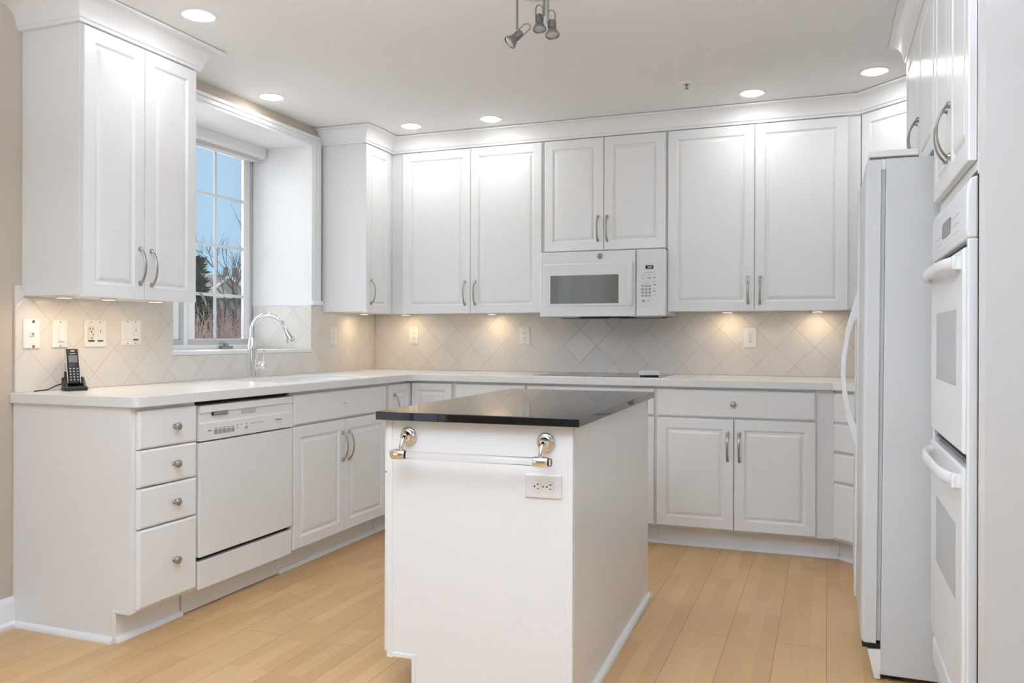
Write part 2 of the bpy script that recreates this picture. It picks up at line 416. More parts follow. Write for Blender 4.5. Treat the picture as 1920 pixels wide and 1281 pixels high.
def door(par, x0, x1, z0, z1, hx=None, hz=None, stile=.052, name='door'):
    b = BM(); f = -TH
    loops(b, x0, x1, z0, z1, [(0, -.0015), (0, f + .0035), (.0012, f + .001), (.004, f), (stile, f), (stile + .003, f + .003), (stile + .008, f + .0085),
                              (stile + .014, f + .009), (stile + .019, f + .006), (stile + .021, f + .0035), (stile + .030, f + .0012), (stile + .034, f + .0012)])
    d = obj(name, b, CAB, par)
    if hx is not None: handle(d, hx, hz, f)
    return d
def drawer(par, x0, x1, z0, z1, kx=None, name='drawer'):
    b = BM(); f = -TH
    loops(b, x0, x1, z0, z1, [(0, -.0015), (0, f + .006), (.0015, f + .0035), (.006, f + .0008), (.008, f)])
    d = obj(name, b, CAB, par)
    if kx is not None: knob(d, kx, (z0 + z1) / 2, f)
    return d
def base_body(par, w, depth=.606, toe=.075, x0=0, tz=.112):
    b = BM(); prism(b, [(0, tz), (0, BT), (depth, BT), (depth, .0), (toe, .0), (toe, tz)], 'x', x0, x0 + w)
    return obj('body', b, CAB, par, bevel=.0012)
def shoe(par, x0, x1, y, name='shoe_molding'):
    b = BM(); q = [(y, 0), (y - .019, 0)] + [(y - .019 * math.cos(a), .021 * math.sin(a)) for a in (.4, .8, 1.2)] + [(y, .021)]
    prism(b, q, 'x', x0, x1); return obj(name, b, TRIM, par)
def wall_body(par, x0, x1, z0, z1, depth):
    return obj('body', box(x0, x1, 0, depth, z0, z1), CAB, par, bevel=.0015)
DD = .606

# ---- base run along the window wall
t = thing('drawer_base_cabinet', (DL - TH, 2.364, 0), ROT_L, 'narrow white base cabinet of four knobbed drawers, beside the dishwasher', 'cabinet')
base_body(t, .330, DL - TH - WL - .002)
for z0, z1 in ((.718, .861), (.576, .713), (.422, .570), (.125, .416)): drawer(t, .022, .322, z0, z1, .197)
shoe(t, -.002, .331, .075)
b = BM(); prism(b, [(.094, 0), (.094, .03)] + [], 'x', 0, 0) if False else None
b = BM(); q = [(0, 0), (-.019, 0), (-.0175, .0085), (-.0134, .0150), (-.0075, .0195), (0, .021)]
prism(b, q, 'y', .075, DL - TH - WL - .028); obj('end_molding', b, TRIM, t)
b = BM(); bx(b, -.006, 0, .012, .088, .112, .126); bx(b, -.006, 0, .066, .082, .021, .112)
obj('end_edging', b, TRIM, t, bevel=.002)
b = BM(); bx(b, -.004, 0, .0, .016, .112, BT); obj('end_stile', b, CAB, t)

t = thing('dishwasher', (DL - TH, 2.697, 0), ROT_L, 'white built-in dishwasher with printed control strip under the counter', 'dishwasher')
obj('tub', box(.006, .630, .035, .58, .10, .858), APPL, t)
obj('door_panel', box(.004, .632, -.020, .034, .240, .706), APPL, t, bevel=.004)
b = BM(); prism(b, [(.034, .712), (-.022, .712), (-.022, .782), (-.018, .788), (-.018, .822), (-.024, .828), (-.020, .856), (.034, .860)], 'x', .004, .632)
cp = obj('control_panel', b, APPL, t, bevel=.002)
b = BM(); sweep(b, [(.075, -.0185, .8205), (.168, -.0185, .8205)], [(.009, .009)] * 2, 12, (0, 0, 1)); obj('vent', b, mat('vent_dark', (.03, .025, .02), .6), cp, 40)
b = BM()
for k in range(13):
    x = .079 + k * .007; prism(b, [(x, .815), (x + .003, .815), (x + .006, .826), (x + .003, .826)], 'y', -.0285, -.0265)
obj('vent_grille', b, mat('vent_slat', (.55, .52, .46), .5), cp)
b = BM(); bx(b, .262, .357, -.0205, -.0175, .804, .822); obj('latch_pocket', b, mat('latch_shadow_plastic', (.55, .545, .53), .4), cp, bevel=.001)
yd = (-.0226, -.0215)
marks('button', [(.086 + k * .0262, .1085 + k * .0262, *yd, .733, .752) for k in range(5)] + [(.229, .235, *yd, .744, .751), (.283, .299, *yd, .736, .749)], GREYL, cp)
marks('indicator_mark', [(.093 + k * .0262, .101 + k * .0262, *yd, .7555, .7585) for k in range(5)] + [(.086, .2137, *yd, .7565, .7573)] + [(x, x + .005, *yd, .757, .761) for x in (.230, .256, .289)]
      + [(.322 + k * .0158, .326 + k * .0158, *yd, .755, .759) for k in range(6)] + [(.051 + k * .007, .056 + k * .007, *yd, .749, .754) for k in range(3)], GREYD, cp)
text('logo', 'Whirlpool', .0125, FACE(.520, -.0222, .757), GREYD, cp)
text('subtitle', 'GOLD SERIES', .0062, FACE(.520, -.0222, .741), GREYL, cp) if False else None
b = BM(); bx(b, .502, .540, *yd, .741, .7425); obj('logo_underline', b, GREYL, cp)
obj('access_panel', box(.004, .632, -.014, .034, .107, .222), APPL, t, bevel=.004)
obj('kick_plate', box(.001, .634, .066, .09, .004, .106), APPL, t)
obj('gap_liner', box(.003, .634, .010, .04, .218, .246), BLACKM, t)
obj('dark_gap_strip', box(.004, .632, .012, .06, .860, .8745), BLACKM, t)  # strip blackened to paint the shade in the gap under the counter

t = thing('sink_base_cabinet', (DL - TH, 3.333, 0), ROT_L, 'white two-door base cabinet under the sink, its false drawer missing a knob', 'cabinet')
Dk = DL - TH - WL - .004
b = BM(); bx(b, 0, .018, .02, Dk, .112, BT); bx(b, .89, .908, .02, Dk, .112, BT); bx(b, .018, .89, .02, Dk, .112, .13); bx(b, 0, .908, 0, .02, .112, BT); bx(b, .018, .89, Dk - .012, Dk, .13, BT); bx(b, 0, .908, .075, .093, 0, .112)
obj('body', b, CAB, t)
d = drawer(t, .008, .899, .716, .861, name='drawer_front')
b = BM(); lathe(b, [(0, 0), (.0035, 0), (.0035, .0012), (0, .0012)], 12, Matrix.Translation((.455, -TH, .790)) @ Matrix.Rotation(PI / 2, 4, 'X')); obj('screw_hole', b, BLACKM, d)
door(t, .006, .452, .120, .706, .429, .568); door(t, .456, .899, .120, .706, .490, .567)
shoe(t, 0, .908, .075)

# ---- corner unit (bifold door in the inside corner)
t = thing('corner_base_cabinet', (DL - TH, DB + TH, 0), 0, 'white corner base cabinet with a two-leaf folding door', 'cabinet')
x_l = WL - (DL - TH); yb = WB - (DB + TH)
b = BM(); poly = [(x_l + .003, -.303), (0, -.303), (0, 0), (.300, 0), (.300, yb - .003), (x_l + .003, yb - .003)]
prism(b, poly, 'z', .112, BT); obj('body', b, CAB, t)
b = BM(); poly = [(x_l + .003, -.303), (-.075, -.303), (-.075, .075), (.300, .075), (.300, yb - .003), (x_l + .003, yb - .003)]
prism(b, poly, 'z', 0, .112); obj('toe_kick', b, CAB, t)
def leaf(x0, x1, rot, hx=None):
    b = BM(); f = -TH; st = .040
    loops(b, x0, x1, .120, .861, [(0, -.0015), (0, f + .0035), (.004, f), (st, f), (st + .003, f + .003), (st + .008, f + .0085), (st + .014, f + .009), (st + .020, f + .0035), (st + .028, f + .0012)])
    if rot: bmesh.ops.rotate(b, verts=b.verts, cent=(0, 0, 0), matrix=Matrix.Rotation(ROT_L, 3, 'Z'))
    d = obj('door', b, CAB, t)
    if hx is not None:
        h = handle(d, hx, .728, f); h.data.transform(Matrix.Rotation(ROT_L, 4, 'Z'))
    return d
leaf(-.285, -.0215, True, -.228); leaf(.0215, .290, False)
b = BM(); q = [(.075, 0), (.056, 0), (.0575, .0085), (.0616, .0150), (.0675, .0195), (.075, .021)]
prism(b, q, 'x', -.075, .300); obj('shoe_molding', b, TRIM, t)
b = BM(); prism(b, [(-p, z) for p, z in q], 'y', -.303, .056); obj('shoe_molding', b, TRIM, t)

# ---- base run under the cooktop wall
def back_base(x0, w): return (x0, DB + TH, 0)
X0 = DL - TH + .300
t = thing('drawer_base_cabinet', (X0, DB + TH, 0), 0, 'white base cabinet between the folding corner door and the cooktop, mostly hidden by the island', 'cabinet')
wA = -1.629 - X0; base_body(t, wA, yb - .003)
drawer(t, .016, wA - .005, .716, .861); door(t, .016, wA - .005, .120, .706); shoe(t, 0, wA, .075)
t = thing('cooktop_base_cabinet', (-1.629, DB + TH, 0), 0, 'wide white base cabinet under the black glass cooktop', 'cabinet')
base_body(t, .754, yb - .003)
drawer(t, .006, .745, .716, .861, name='drawer_front'); door(t, .006, .372, .120, .706, .344, .563); door(t, .376, .745, .120, .706, .404, .563); shoe(t, 0, .754, .075)
t = thing('base_cabinet', (-.875, DB + TH, 0), 0, 'white base cabinet with one knobbed drawer over two raised-panel doors, beyond the island', 'cabinet')
base_body(t, .910, yb - .003)
drawer(t, .008, .822, .716, .861, .414); door(t, .006, .413, .120, .706, .384, .562); door(t, .417, .823, .120, .706, .444, .562)
shoe(t, 0, .930, .075); obj('toe_kick', box(.910, .939, .075, .079, 0, .112), CAB, t)
t = thing('angled_drawer_cabinet', (.035, DB + TH, 0), ROT_D, 'angled white cabinet of four plain drawers tucked behind the refrigerator', 'cabinet')
b = BM(); poly = [(.0, 0), (.42, 0), (.42, .36), (.436, .43), (.42, .44), (.01, .01)]
poly = [(0, 0), (.42, 0), (.81, .39), (.42, .44)]
prism(b, [(.004, 0), (.42, 0), (.42, .40), (.40, .40), (.004, .002)], 'z', .112, BT); obj('body', b, CAB, t)
b = BM(); prism(b, [(-.0325, .075), (.42, .075), (.42, .40), (.30, .40)], 'z', 0, .112); obj('toe_kick', b, CAB, t)
for z0, z1 in ((.714, .861), (.566, .702), (.414, .553), (.125, .402)): drawer(t, .014, .41, z0, z1)
shoe(t, -.025, .42, .075)

# ------------------------------------------------------------------ countertop with integral sink
from mathutils.geometry import tessellate_polygon
def arc(cx, cy, r, a0, a1, n=6): return [(cx + r * math.cos(rad(a0 + (a1 - a0) * i / n)), cy + r * math.sin(rad(a0 + (a1 - a0) * i / n))) for i in range(n + 1)]
CLX, CBY = DL + .018, DB - .024
outer = [(WL + .001, 2.350)] + arc(CLX - .03, 2.380, .03, -90, 0) + arc(CLX + .05, CBY - .05, .05, 180, 90) \
    + [(.028, CBY), (.028 + .28, CBY - .28), (WR - .002, CBY - .28), (WR - .002, WB - .001), (WL + .001, WB - .001)]
sx0, sx1, sy0, sy1 = -2.86, -2.44, 3.42, 4.17
hole = arc(sx0 + .05, sy0 + .05, .05, 180, 270) + arc(sx1 - .05, sy0 + .05, .05, 270, 360) + arc(sx1 - .05, sy1 - .05, .05, 0, 90) + arc(sx0 + .05, sy1 - .05, .05, 90, 180)
t = thing('countertop', (-2.7, 3.8, BT), 0, 'white solid-surface worktop wrapping the corner with a moulded-in sink', 'countertop')
b = BM(); O = Vector((-2.7, 3.8, BT))
P3 = [Vector((x, y, CT)) - O for x, y in outer] + [Vector((x, y, CT)) - O for x, y in hole]
tris = tessellate_polygon([[Vector((x, y, 0)) for x, y in outer], [Vector((x, y, 0)) for x, y in hole]])
TV = [b.verts.new(p) for p in P3]; BV = [b.verts.new(p - Vector((0, 0, CT - BT))) for p in P3]
for tr_ in tris:
    b.faces.new([TV[i] for i in tr_]); b.faces.new([BV[i] for i in tr_][::-1])
no = len(outer); nh = len(hole)
for off, n_ in ((0, no), (no, nh)):
    for i in range(n_):
        j = (i + 1) % n_; b.faces.new((TV[off + i], BV[off + i], BV[off + j], TV[off + j]))
bmesh.ops.recalc_face_normals(b, faces=b.faces)
bmesh.ops.dissolve_limit(b, angle_limit=rad(1), verts=b.verts, edges=b.edges)
obj('slab', b, COUNTER, t, bevel=.008, seg=3)
b = BM(); lev = [(0, CT - .012), (.006, CT - .06), (.018, .76), (.05, .737)]
cxh, cyh = (sx0 + sx1) / 2, (sy0 + sy1) / 2; rings = []
for d, z in lev:
    kx = 1 - d / ((sx1 - sx0) / 2); ky = 1 - d / ((sy1 - sy0) / 2)
    rings.append([b.verts.new(Vector((cxh + (x - cxh) * kx, cyh + (y - cyh) * ky, z)) - O) for x, y in hole])
for a, c_ in zip(rings, rings[1:]):
    for i in range(nh): b.faces.new((a[i], a[(i + 1) % nh], c_[(i + 1) % nh], c_[i]))
b.faces.new(rings[-1]); bmesh.ops.recalc_face_normals(b, faces=b.faces)
sk = obj('sink_bowl', b, COUNTER, t, 40); so = sk.modifiers.new('thick', 'SOLIDIFY'); so.thickness = .006; so.offset = 1
b = BM(); lathe(b, [(0, 0), (.05, 0), (.055, .003), (.04, .004), (.03, .002), (0, .002)], 24, Matrix.Translation(Vector((-2.65, 3.8, .738)) - O)); obj('drain', b, CHROME, t, 40)

# ------------------------------------------------------------------ tile backsplashes
t = obj('tile_backsplash', box(WL + .011, WR - .01, WB - .010, WB - .001, CT + .001, U0 + .005), TILE_B)
tag(t, 'cream diagonal tile backsplash behind the cooktop', 'backsplash')
b = BM()
bx(b, WL + .001, WL + .010, 2.366, wy0 + .002, CT + .001, 1.338); bx(b, WL + .001, WL + .010, wy1 - .002, WB - .011, CT + .001, 1.335); bx(b, WL + .001, WL + .010, wy0 + .002, wy1 - .002, CT + .001, wz0 - .021)
tl = tag(obj('tile_backsplash', b, TILE_L), 'cream diagonal tile backsplash around and below the sink window', 'backsplash')
for y0_, y1_ in ((wy1 - .011, wy1 - .002), (wy0 + .002, wy0 + .011)): obj('return_tile', box(WL - .425, WL + .0095, y0_, y1_, wz0 + .001, 1.334), TILE_B, tl)

# ------------------------------------------------------------------ wall cabinets
t = thing('wall_cabinet', (UL - TH, 2.400, U0), ROT_L, 'tall white wall cabinet with two doors, above the cordless phone', 'cabinet')
dU = UL - TH - WL - .001; H = U1 - U0
wall_body(t, 0, .614, .006, 2.352 - U0, dU)
door(t, .003, .307, 0, H, .281, .138); door(t, .310, .611, 0, H, .343, .134)
t = thing('wall_cabinet', (UL - TH, 4.500, U0), ROT_L, 'slim white one-door wall cabinet beside the window, in the corner', 'cabinet')
wall_body(t, 0, WB - 4.500 - .001, .006, 2.352 - U0, dU)
door(t, -.006, .300, 0, H, .048, .130)
dB_ = WB - UB - TH - .001
xs = UL - TH + .001
t = thing('wall_cabinet', (xs, UB + TH, U0), 0, 'tall white two-door wall cabinet between the corner and the microwave', 'cabinet')
wall_body(t, 0, -1.630 - xs, .006, 2.352 - U0, dB_)
door(t, -2.602 - xs, -2.1175 - xs, 0, H, -2.153 - xs, .129); door(t, -2.1145 - xs, -1.640 - xs, 0, H, -2.097 - xs + .015, .129)
t = thing('wall_cabinet', (-1.6285, UB + TH, 1.655), 0, 'short white two-door wall cabinet directly over the microwave', 'cabinet')
wall_body(t, 0, .757, .006, 2.352 - 1.655, dB_)
door(t, .006, .3785, .010, U1 - 1.655, .345, .138); door(t, .3815, .750, .010, U1 - 1.655, .401, .136)
t = thing('wall_cabinet', (-.870, UB + TH, U0), 0, 'tall white two-door wall cabinet between the microwave and the refrigerator', 'cabinet')
wall_body(t, 0, 1.038, .006, 2.352 - U0, dB_)
door(t, .004, .4875, 0, H, .455, .116); door(t, .4905, .975, 0, H, .519, .114)
t = thing('corner_wall_cabinet', (.170, UB + TH, U0), ROT_D, 'angled white corner wall cabinet partly hidden by the refrigerator', 'cabinet')
b = BM(); prism(b, [(.002, 0), (.43, 0), (.655, .215), (.43, .425)], 'z', .006, 2.352 - U0); obj('body', b, CAB, t)
door(t, .022, .41, 0, H)

# microwave
t = thing('microwave_oven', (-1.622, 4.760, 1.264), 0, 'white over-the-range microwave above the cooktop', 'microwave')
WM, HM = .755, .386
obj('body', box(.002, WM - .002, .030, WB - 4.76 - .011, .008, HM), APPL, t, bevel=.003)
b = BM(); loops(b, 0, .583, 0, HM, [(0, .03), (0, .004), (.003, .001), (.006, 0), (.02, 0), (.021, 0)])
dr = obj('door', b, APPL, t)
b = BM(); loops(b, .022, .566, .062, .316, [(0, .004), (0, -.001), (.003, -.004), (.006, -.0045)]); obj('door_frame', b, APPL, dr)
b = BM(); loops(b, .066, .484, .078, .246, [(0, .004), (0, -.0052), (.0015, -.006)]); obj('window', b, MWGL, dr)
b = BM(); bx(b, .548, .572, -.034, -.004, .062, .092); bx(b, .548, .572, -.034, -.004, .286, .316)
prism(b, [(-.034, .062), (-.044, .10), (-.047, .189), (-.044, .278), (-.034, .316), (-.026, .316), (-.034, .27), (-.037, .189), (-.034, .108), (-.026, .062)], 'x', .540, .572)
obj('handle', b, APPL, dr, bevel=.003)
b = BM(); lathe(b, [(0, 0), (.0165, 0), (.0165, .002), (.0145, .0028), (.014, .002), (0, .002)], 28, Matrix.Translation((.371, -.0005, .356)) @ Matrix.Rotation(PI / 2, 4, 'X'))
em = obj('emblem', b, mat('emblem_grey', (.25, .25, .25), .35, .5), dr, 40)
b = BM()
for r_, a0, a1 in ((.0125, 0, 360),):
    sweep(b, [(.371 + r_ * math.cos(rad(a)), -.0030, .356 + r_ * math.sin(rad(a))) for a in range(0, 361, 15)], .0007, 6, (0, 1, 0))
for s_x, ph in ((-.0045, 0), (.0045, 180)):
    sweep(b, [(.371 + s_x + .0042 * math.cos(rad(a + ph)), -.0030, .356 + .0062 * math.sin(rad(a + ph))) for a in range(40, 330, 20)], .0006, 6, (0, 1, 0))
obj('monogram', b, mat('emblem_light', (.6, .6, .6), .4), em)
b = BM(); loops(b, .5865, WM, 0, HM, [(0, .03), (0, .006), (.002, .002), (.006, 0), (.02, 0)])
pn = obj('control_panel', b, APPL, t)
b = BM(); loops(b, .600, .722, .052, .313, [(0, .002), (0, -.0012), (.001, -.0018)]); kp = obj('touch_panel', b, PLATE, pn)
b = BM(); loops(b, .642, .688, .273, .294, [(0, 0), (0, -.0025), (.0005, -.003)]); ds = obj('display', b, SCREEN, kp)
text('digits', '5:57', .017, FACE(.668, -.0032, .2835), DIGIT, ds)
b0 = None
for r_ in range(4):
    for k in range(3):
        x = .618 + k * .0205; z = .168 - r_ * .0187
        b = BM(); bx(b, x, x + .0155, -.0026, -.0016, z, z + .0125); bt = obj('button', b, mat('button_grey', (.50, .50, .50), .5) if 'button_grey' not in MATS else MATS['button_grey'], kp)
        ch = ['1', '2', '3', '4', '5', '6', '7', '8', '9', '', '0', ''][r_ * 3 + k]
        if ch: text('numeral', ch, .012, FACE(x + .0078, -.0027, z + .0062), GREYD, bt)
ym = (-.0024, -.0016)
marks('key_print', [(.636, .690, *ym, .2505, .2525)] + [(.618 + k * .0345, .618 + k * .0345 + (.021 if k < 2 else .012), *ym, .236 - r_ * .018, .236 - r_ * .018 + (.0022 if r_ == 0 or k == 0 else .007)) for r_ in range(2) for k in range(3)]
      + [(.688, .700 + .003 * (k % 2), *ym, .196 - k * .0187, .1985 - k * .0187 + (.004 if k % 2 else 0)) for k in range(5)]
      + [(.630, .662, *ym, .1905, .1925), (.620, .640, *ym, .085, .094), (.622, .638, *ym, .080, .082), (.655, .666, *ym, .085, .087), (.655, .666, *ym, .090, .092)], GREYL, kp)
b = BM(); bx(b, .02, WM - .02, .04, WB - 4.76 - .03, .0, .0078); vg = obj('underside', b, GREYP, t)
marks('cooktop_lamp', [(.06, .20, .06, .20, -.003, .0), (.56, .70, .06, .20, -.003, .0)], mat('lamp_cover', (.6, .58, .52), .4), vg)
marks('grease_filter', [(.23, .53, .05, .22, -.004, .0), (.05, .34, .24, .34, -.004, 0), (.42, .71, .24, .34, -.004, 0)], BLACKM, vg)

# crown moulding
def crown(name, path, zb=2.344, zt=ZC - .003, p0=TH + .001, proj=.095):
    h = zt - zb
    prof = [(-.002, zb), (p0, zb), (p0 + .002, zb + .012), (p0 + .006, zb + .014)]
    for i in range(8):
        a = i / 7 * PI / 2; prof.append((p0 + .008 + (proj - .012) * (1 - math.cos(a)), zb + .016 + (h - .026) * math.sin(a)))
    prof += [(p0 + proj, zt - .010), (p0 + proj, zt), (-.002, zt)]
    n = len(path); b = BM(); rings = []
    for i, p in enumerate(path):
        p = Vector(p)
        def nrm(a, c_): d = (Vector(c_) - Vector(a)).normalized(); return Vector((d.y, -d.x))
        if i == 0: m = nrm(path[0], path[1]); k = 1
        elif i == n - 1: m = nrm(path[-2], path[-1]); k = 1
        else:
            n1, n2 = nrm(path[i - 1], path[i]), nrm(path[i], path[i + 1]); m = (n1 + n2).normalized(); k = 1 / m.dot(n1)
        rings.append([b.verts.new((p.x + m.x * o_ * k, p.y + m.y * o_ * k, z)) for o_, z in prof])
    q = len(prof)
    for a, c_ in zip(rings, rings[1:]):
        for i in range(q): b.faces.new((a[i], a[(i + 1) % q], c_[(i + 1) % q], c_[i]))
    b.faces.new(rings[0]); b.faces.new(rings[-1][::-1]); bmesh.ops.recalc_face_normals(b, faces=b.faces)
    return struct(obj(name, b, TRIM, None, 30))
fL, fB = UL - TH, UB + TH
crown('trim_5', [(WL + .001, 2.400), (fL, 2.400), (fL, 3.014), (WL + .001, 3.014)], proj=.080)
crown('trim_6', [(WL + .001, 4.500), (fL, 4.500), (fL, fB), (.172, fB), (.172 + .44, fB - .44)], proj=.060)
XO = .339
crown('trim_7', [(WR - .002, 4.000), (XO, 4.000), (XO, 2.146), (WR - .002, 2.146)][:3] + [(XO, 2.146), (WR - .002, 2.146)][1:], proj=.064)

# ------------------------------------------------------------------ tall oven cabinet, cabinet over the refrigerator
t = thing('oven_cabinet', (XO, 3.000, 0), ROT_R, 'tall white cabinet housing the double wall oven, with two doors on top', 'cabinet')
WO = .854
b = BM(); bx(b, 0, .020, 0, .605, 0, 2.352); bx(b, WO - .020, WO - .001, 0, .605, 0, 2.352); bx(b, .02, .728, 0, .605, 1.545, 2.352); bx(b, .728, WO - .02, .30, .605, 1.545, 2.352); bx(b, .728, .768, 0, .30, 1.534, 1.578); bx(b, .768, WO - .001, 0, .30, 1.545, 2.352); bx(b, .02, WO - .02, 0, .605, .10, .192)
bx(b, .02, .035, 0, .605, .192, 1.545); bx(b, .768, WO - .02, 0, .605, .192, 1.545); bx(b, .02, WO - .02, .59, .605, .192, 1.545); bx(b, .02, WO - .02, .075, .605, 0, .10)
obj('body', b, CAB, t)
door(t, .026, .3765, 1.570, U1, .348, 1.715); door(t, .3795, .722, 1.570, U1, .408, 1.715)
drawer(t, .03, .735, .104, .186)
ENDM = noise_paint('toned_down_end_paint', (.70, .695, .68), .6, 40, .01, .02)  # darker paint stands in for weaker light on the end panel
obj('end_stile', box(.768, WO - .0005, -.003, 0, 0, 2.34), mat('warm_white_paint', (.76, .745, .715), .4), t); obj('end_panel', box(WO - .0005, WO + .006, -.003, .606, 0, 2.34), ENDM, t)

t = thing('fridge_top_cabinet', (XO, 4.000, 1.745), ROT_R, 'white two-door cabinet above the refrigerator', 'cabinet')
obj('body', box(0, .998, 0, .605, .0, 2.352 - 1.745), CAB, t)
door(t, .035, .531, .008, U1 - 1.745, .500, .138); door(t, .534, .990, .008, U1 - 1.745, .562, .138)
obj('side_panel', box(.0, .02, -.02, .605, -1.745, 0), CAB, t)

# double wall oven
t = thing('wall_oven', (XO, 3.000, .2), ROT_R, 'white double wall oven with two bowed handles built into the tall cabinet', 'oven')
x0, x1 = .038, .740
b = BM(); bx(b, x0 + .004, x1 - .002, -.001, .56, 0, 1.33); bx(b, x1 - .002, x1 + .006, .05, .06, 0, 1.33); obj('chassis', b, BLACKM, t)
b = BM(); prism(b, [(0, 1.180), (-.022, 1.180), (-.026, 1.20), (-.024, 1.300), (-.017, 1.325), (0, 1.330)], 'x', x0, x1)
cp = obj('control_panel', b, APPL, t, bevel=.004)
b = BM(); bx(b, .30, .46, -.0275, -.0255, 1.225, 1.268); obj('display', b, GREYP, cp)
marks('key_print', [(.14 + k * .024, .152 + k * .024, -.0268, -.0250, 1.212 + q_ * .022, 1.2145 + q_ * .022) for k in range(6) for q_ in range(2)]
      + [(.50 + k * .026, .512 + k * .026, -.0268, -.0250, 1.212 + q_ * .022, 1.2145 + q_ * .022) for k in range(5) for q_ in range(3)], mat('faint_print', (.62, .62, .63), .5), cp)
b = BM(); bx(b, x1 - .022, x1, -.022, .0, 0, 1.179); bx(b, x0, x0 + .020, -.022, 0, 0, 1.179); bx(b, x0 + .02, x1 - .022, -.020, 0, .0, .010)
obj('side_trim', b, APPL, t, bevel=.003)
def odoor(z0, z1, wz0_, wz1_):
    b = BM(); loops(b, x0 + .024, x1 - .026, z0, z1, [(0, -.001), (0, -.024), (.003, -.029), (.008, -.030), (.02, -.030)])
    d = obj('oven_door', b, APPL, t)
    b = BM(); loops(b, .205, .605, wz0_, wz1_, [(0, -.029), (0, -.0303), (.001, -.0308)]); obj('window', b, OVENGL, d)
    zh = z1 - .035; b = BM(); pts = []; rr = []
    xa, xb = x0 + .05, x1 - .05
    N = 22
    for i in range(N + 1):
        s = -1 + 2 * i / N; pts.append(((xa + xb) / 2 + s * (xb - xa) / 2, -.038 - .026 * (1 - abs(s) ** 4), zh)); rr.append((.017, .009))
    sweep(b, pts, rr, 12, (0, 0, 1))
    for xx in (xa, xb - .02): bx(b, xx, xx + .02, -.05, -.028, zh - .016, zh + .016)
    obj('handle', b, APPL, d, 40)
odoor(.655, 1.160, .816, 1.012); odoor(.030, .620, .268, .464)
b = BM(); bx(b, x0 + .03, x1 - .03, -.014, -.002, .632, .636); obj('vent_strip', b, STEEL, t)

# ------------------------------------------------------------------ refrigerator
t = thing('refrigerator', (.168, 3.930, 0), 0, 'white side-by-side refrigerator with full-height bowed handles', 'refrigerator', rot=(rad(-.45), 0, ROT_R))
WF = .913
obj('body', box(0, WF, 0, .70, .02, 1.735), FRIDGE_SIDE, t, bevel=.004)
for x0, x1 in ((.002, .402), (.408, WF - .002)):
    b = BM(); loops(b, x0, x1, .122, 1.732, [(0, -.014), (0, -.050), (.003, -.056), (.009, -.060), (.02, -.062)])
    d = obj('door', b, FRIDGE_SIDE, t)
    hx = x1 - .030 if x0 < .1 else x0 + .030
    b = BM(); bx(b, hx - .014, hx + .014, -.068, -.060, .14, 1.722)
    o1 = [(-.064, 1.335), (-.082, 1.27), (-.108, 1.17), (-.122, 1.06), (-.124, 1.0), (-.120, .93), (-.104, .83), (-.082, .755), (-.064, .705)]
    i1 = [(-.064, .800), (-.072, .812), (-.088, .86), (-.102, .93), (-.108, 1.0), (-.106, 1.06), (-.094, 1.15), (-.076, 1.205), (-.064, 1.215)]
    # bowed grip as a ribbon of quads between outer and inner curve
    q_ = []
    for (oy, oz), (iy, iz) in zip(o1, i1[::-1]):
        q_.append([b.verts.new((hx - .012, oy, oz)), b.verts.new((hx + .012, oy, oz)), b.verts.new((hx + .012, iy, iz)), b.verts.new((hx - .012, iy, iz))])
    for a, c_ in zip(q_, q_[1:]):
        for k in range(4): b.faces.new((a[k], a[(k + 1) % 4], c_[(k + 1) % 4], c_[k]))
    b.faces.new(q_[0][::-1]); b.faces.new(q_[-1]); bmesh.ops.recalc_face_normals(b, faces=b.faces)
    obj('handle', b, APPL, d, bevel=.003)
    b = BM(); bx(b, x0 + .008, x1 - .008, -.014, -.001, .13, 1.725); obj('gasket', b, GASKET, d)
b = BM(); bx(b, .05, .35, -.0635, -.060, .93, 1.25); obj('dispenser', b, APPL, t, bevel=.002)
obj('door_gap_shade', box(.002, WF - .002, -.056, -.004, .106, .121), BLACKM, t)  # black strip stands in for the shaded gap under the doors
b = BM(); prism(b, [(0, .004), (-.018, .004), (-.040, .100), (0, .104)], 'x', .004, WF - .004); obj('kick_grille', b, APPL, t)
for x in (.03, WF - .06):
    obj('foot', box(x, x + .03, .03, .06, 0, .02), BLACK, t)
b = BM(); bx(b, WF - .075, WF - .006, -.052, .10, 1.742, 1.764); obj('hinge_cover', b, APPL, t, bevel=.004)
b = BM(); bx(b, WF - .05, WF - .02, -.048, .05, 1.7335, 1.742); obj('hinge_bracket', b, GREYP, t); obj('hinge_pin', box(WF - .028, WF - .006, -.0135, -.0005, 1.700, 1.734), PLATE, t)

# ------------------------------------------------------------------ island
IO, IR = (-.703, 2.372, 0), rad(1.5)
t = thing('island_cabinet', IO, IR, 'white kitchen island cabinet standing in the middle of the maple floor', 'kitchen island')
b = BM(); bx(b, -.612, -.003, .006, 1.245, .112, .873); bx(b, -.530, -.003, .006, 1.245, 0, .112); obj('body', b, CAB, t)
b = BM(); prism(b, [(-.600, .128), (-.600, .873), (-.016, .873), (-.016, .0), (-.516, .0), (-.516, .128)], 'y', .001, .006); obj('end_panel', b, CAB, t)
b = BM(); bx(b, -.616, -.597, -.003, .012, .112, .873); bx(b, -.597, -.514, -.003, .006, .115, .129); bx(b, -.528, -.514, -.003, .006, 0, .115); obj('edging', b, TRIM, t, bevel=.0015)
b = BM(); bx(b, -.018, .0, -.003, .012, 0, .873); obj('corner_stile', b, TRIM, t, bevel=.003)
obj('side_panel', box(-.003, .001, .012, 1.243, 0, .873), CAB, t)
b = BM(); bx(b, -.001, .003, 1.236, 1.248, .02, .873); obj('rear_edging', b, TRIM, t)
b = BM(); prism(b, [(.001, 0), (.020, 0), (.0185, .0085), (.0144, .015), (.0085, .0195), (.001, .021)], 'y', .0, 1.262); obj('shoe_molding', b, TRIM, t)
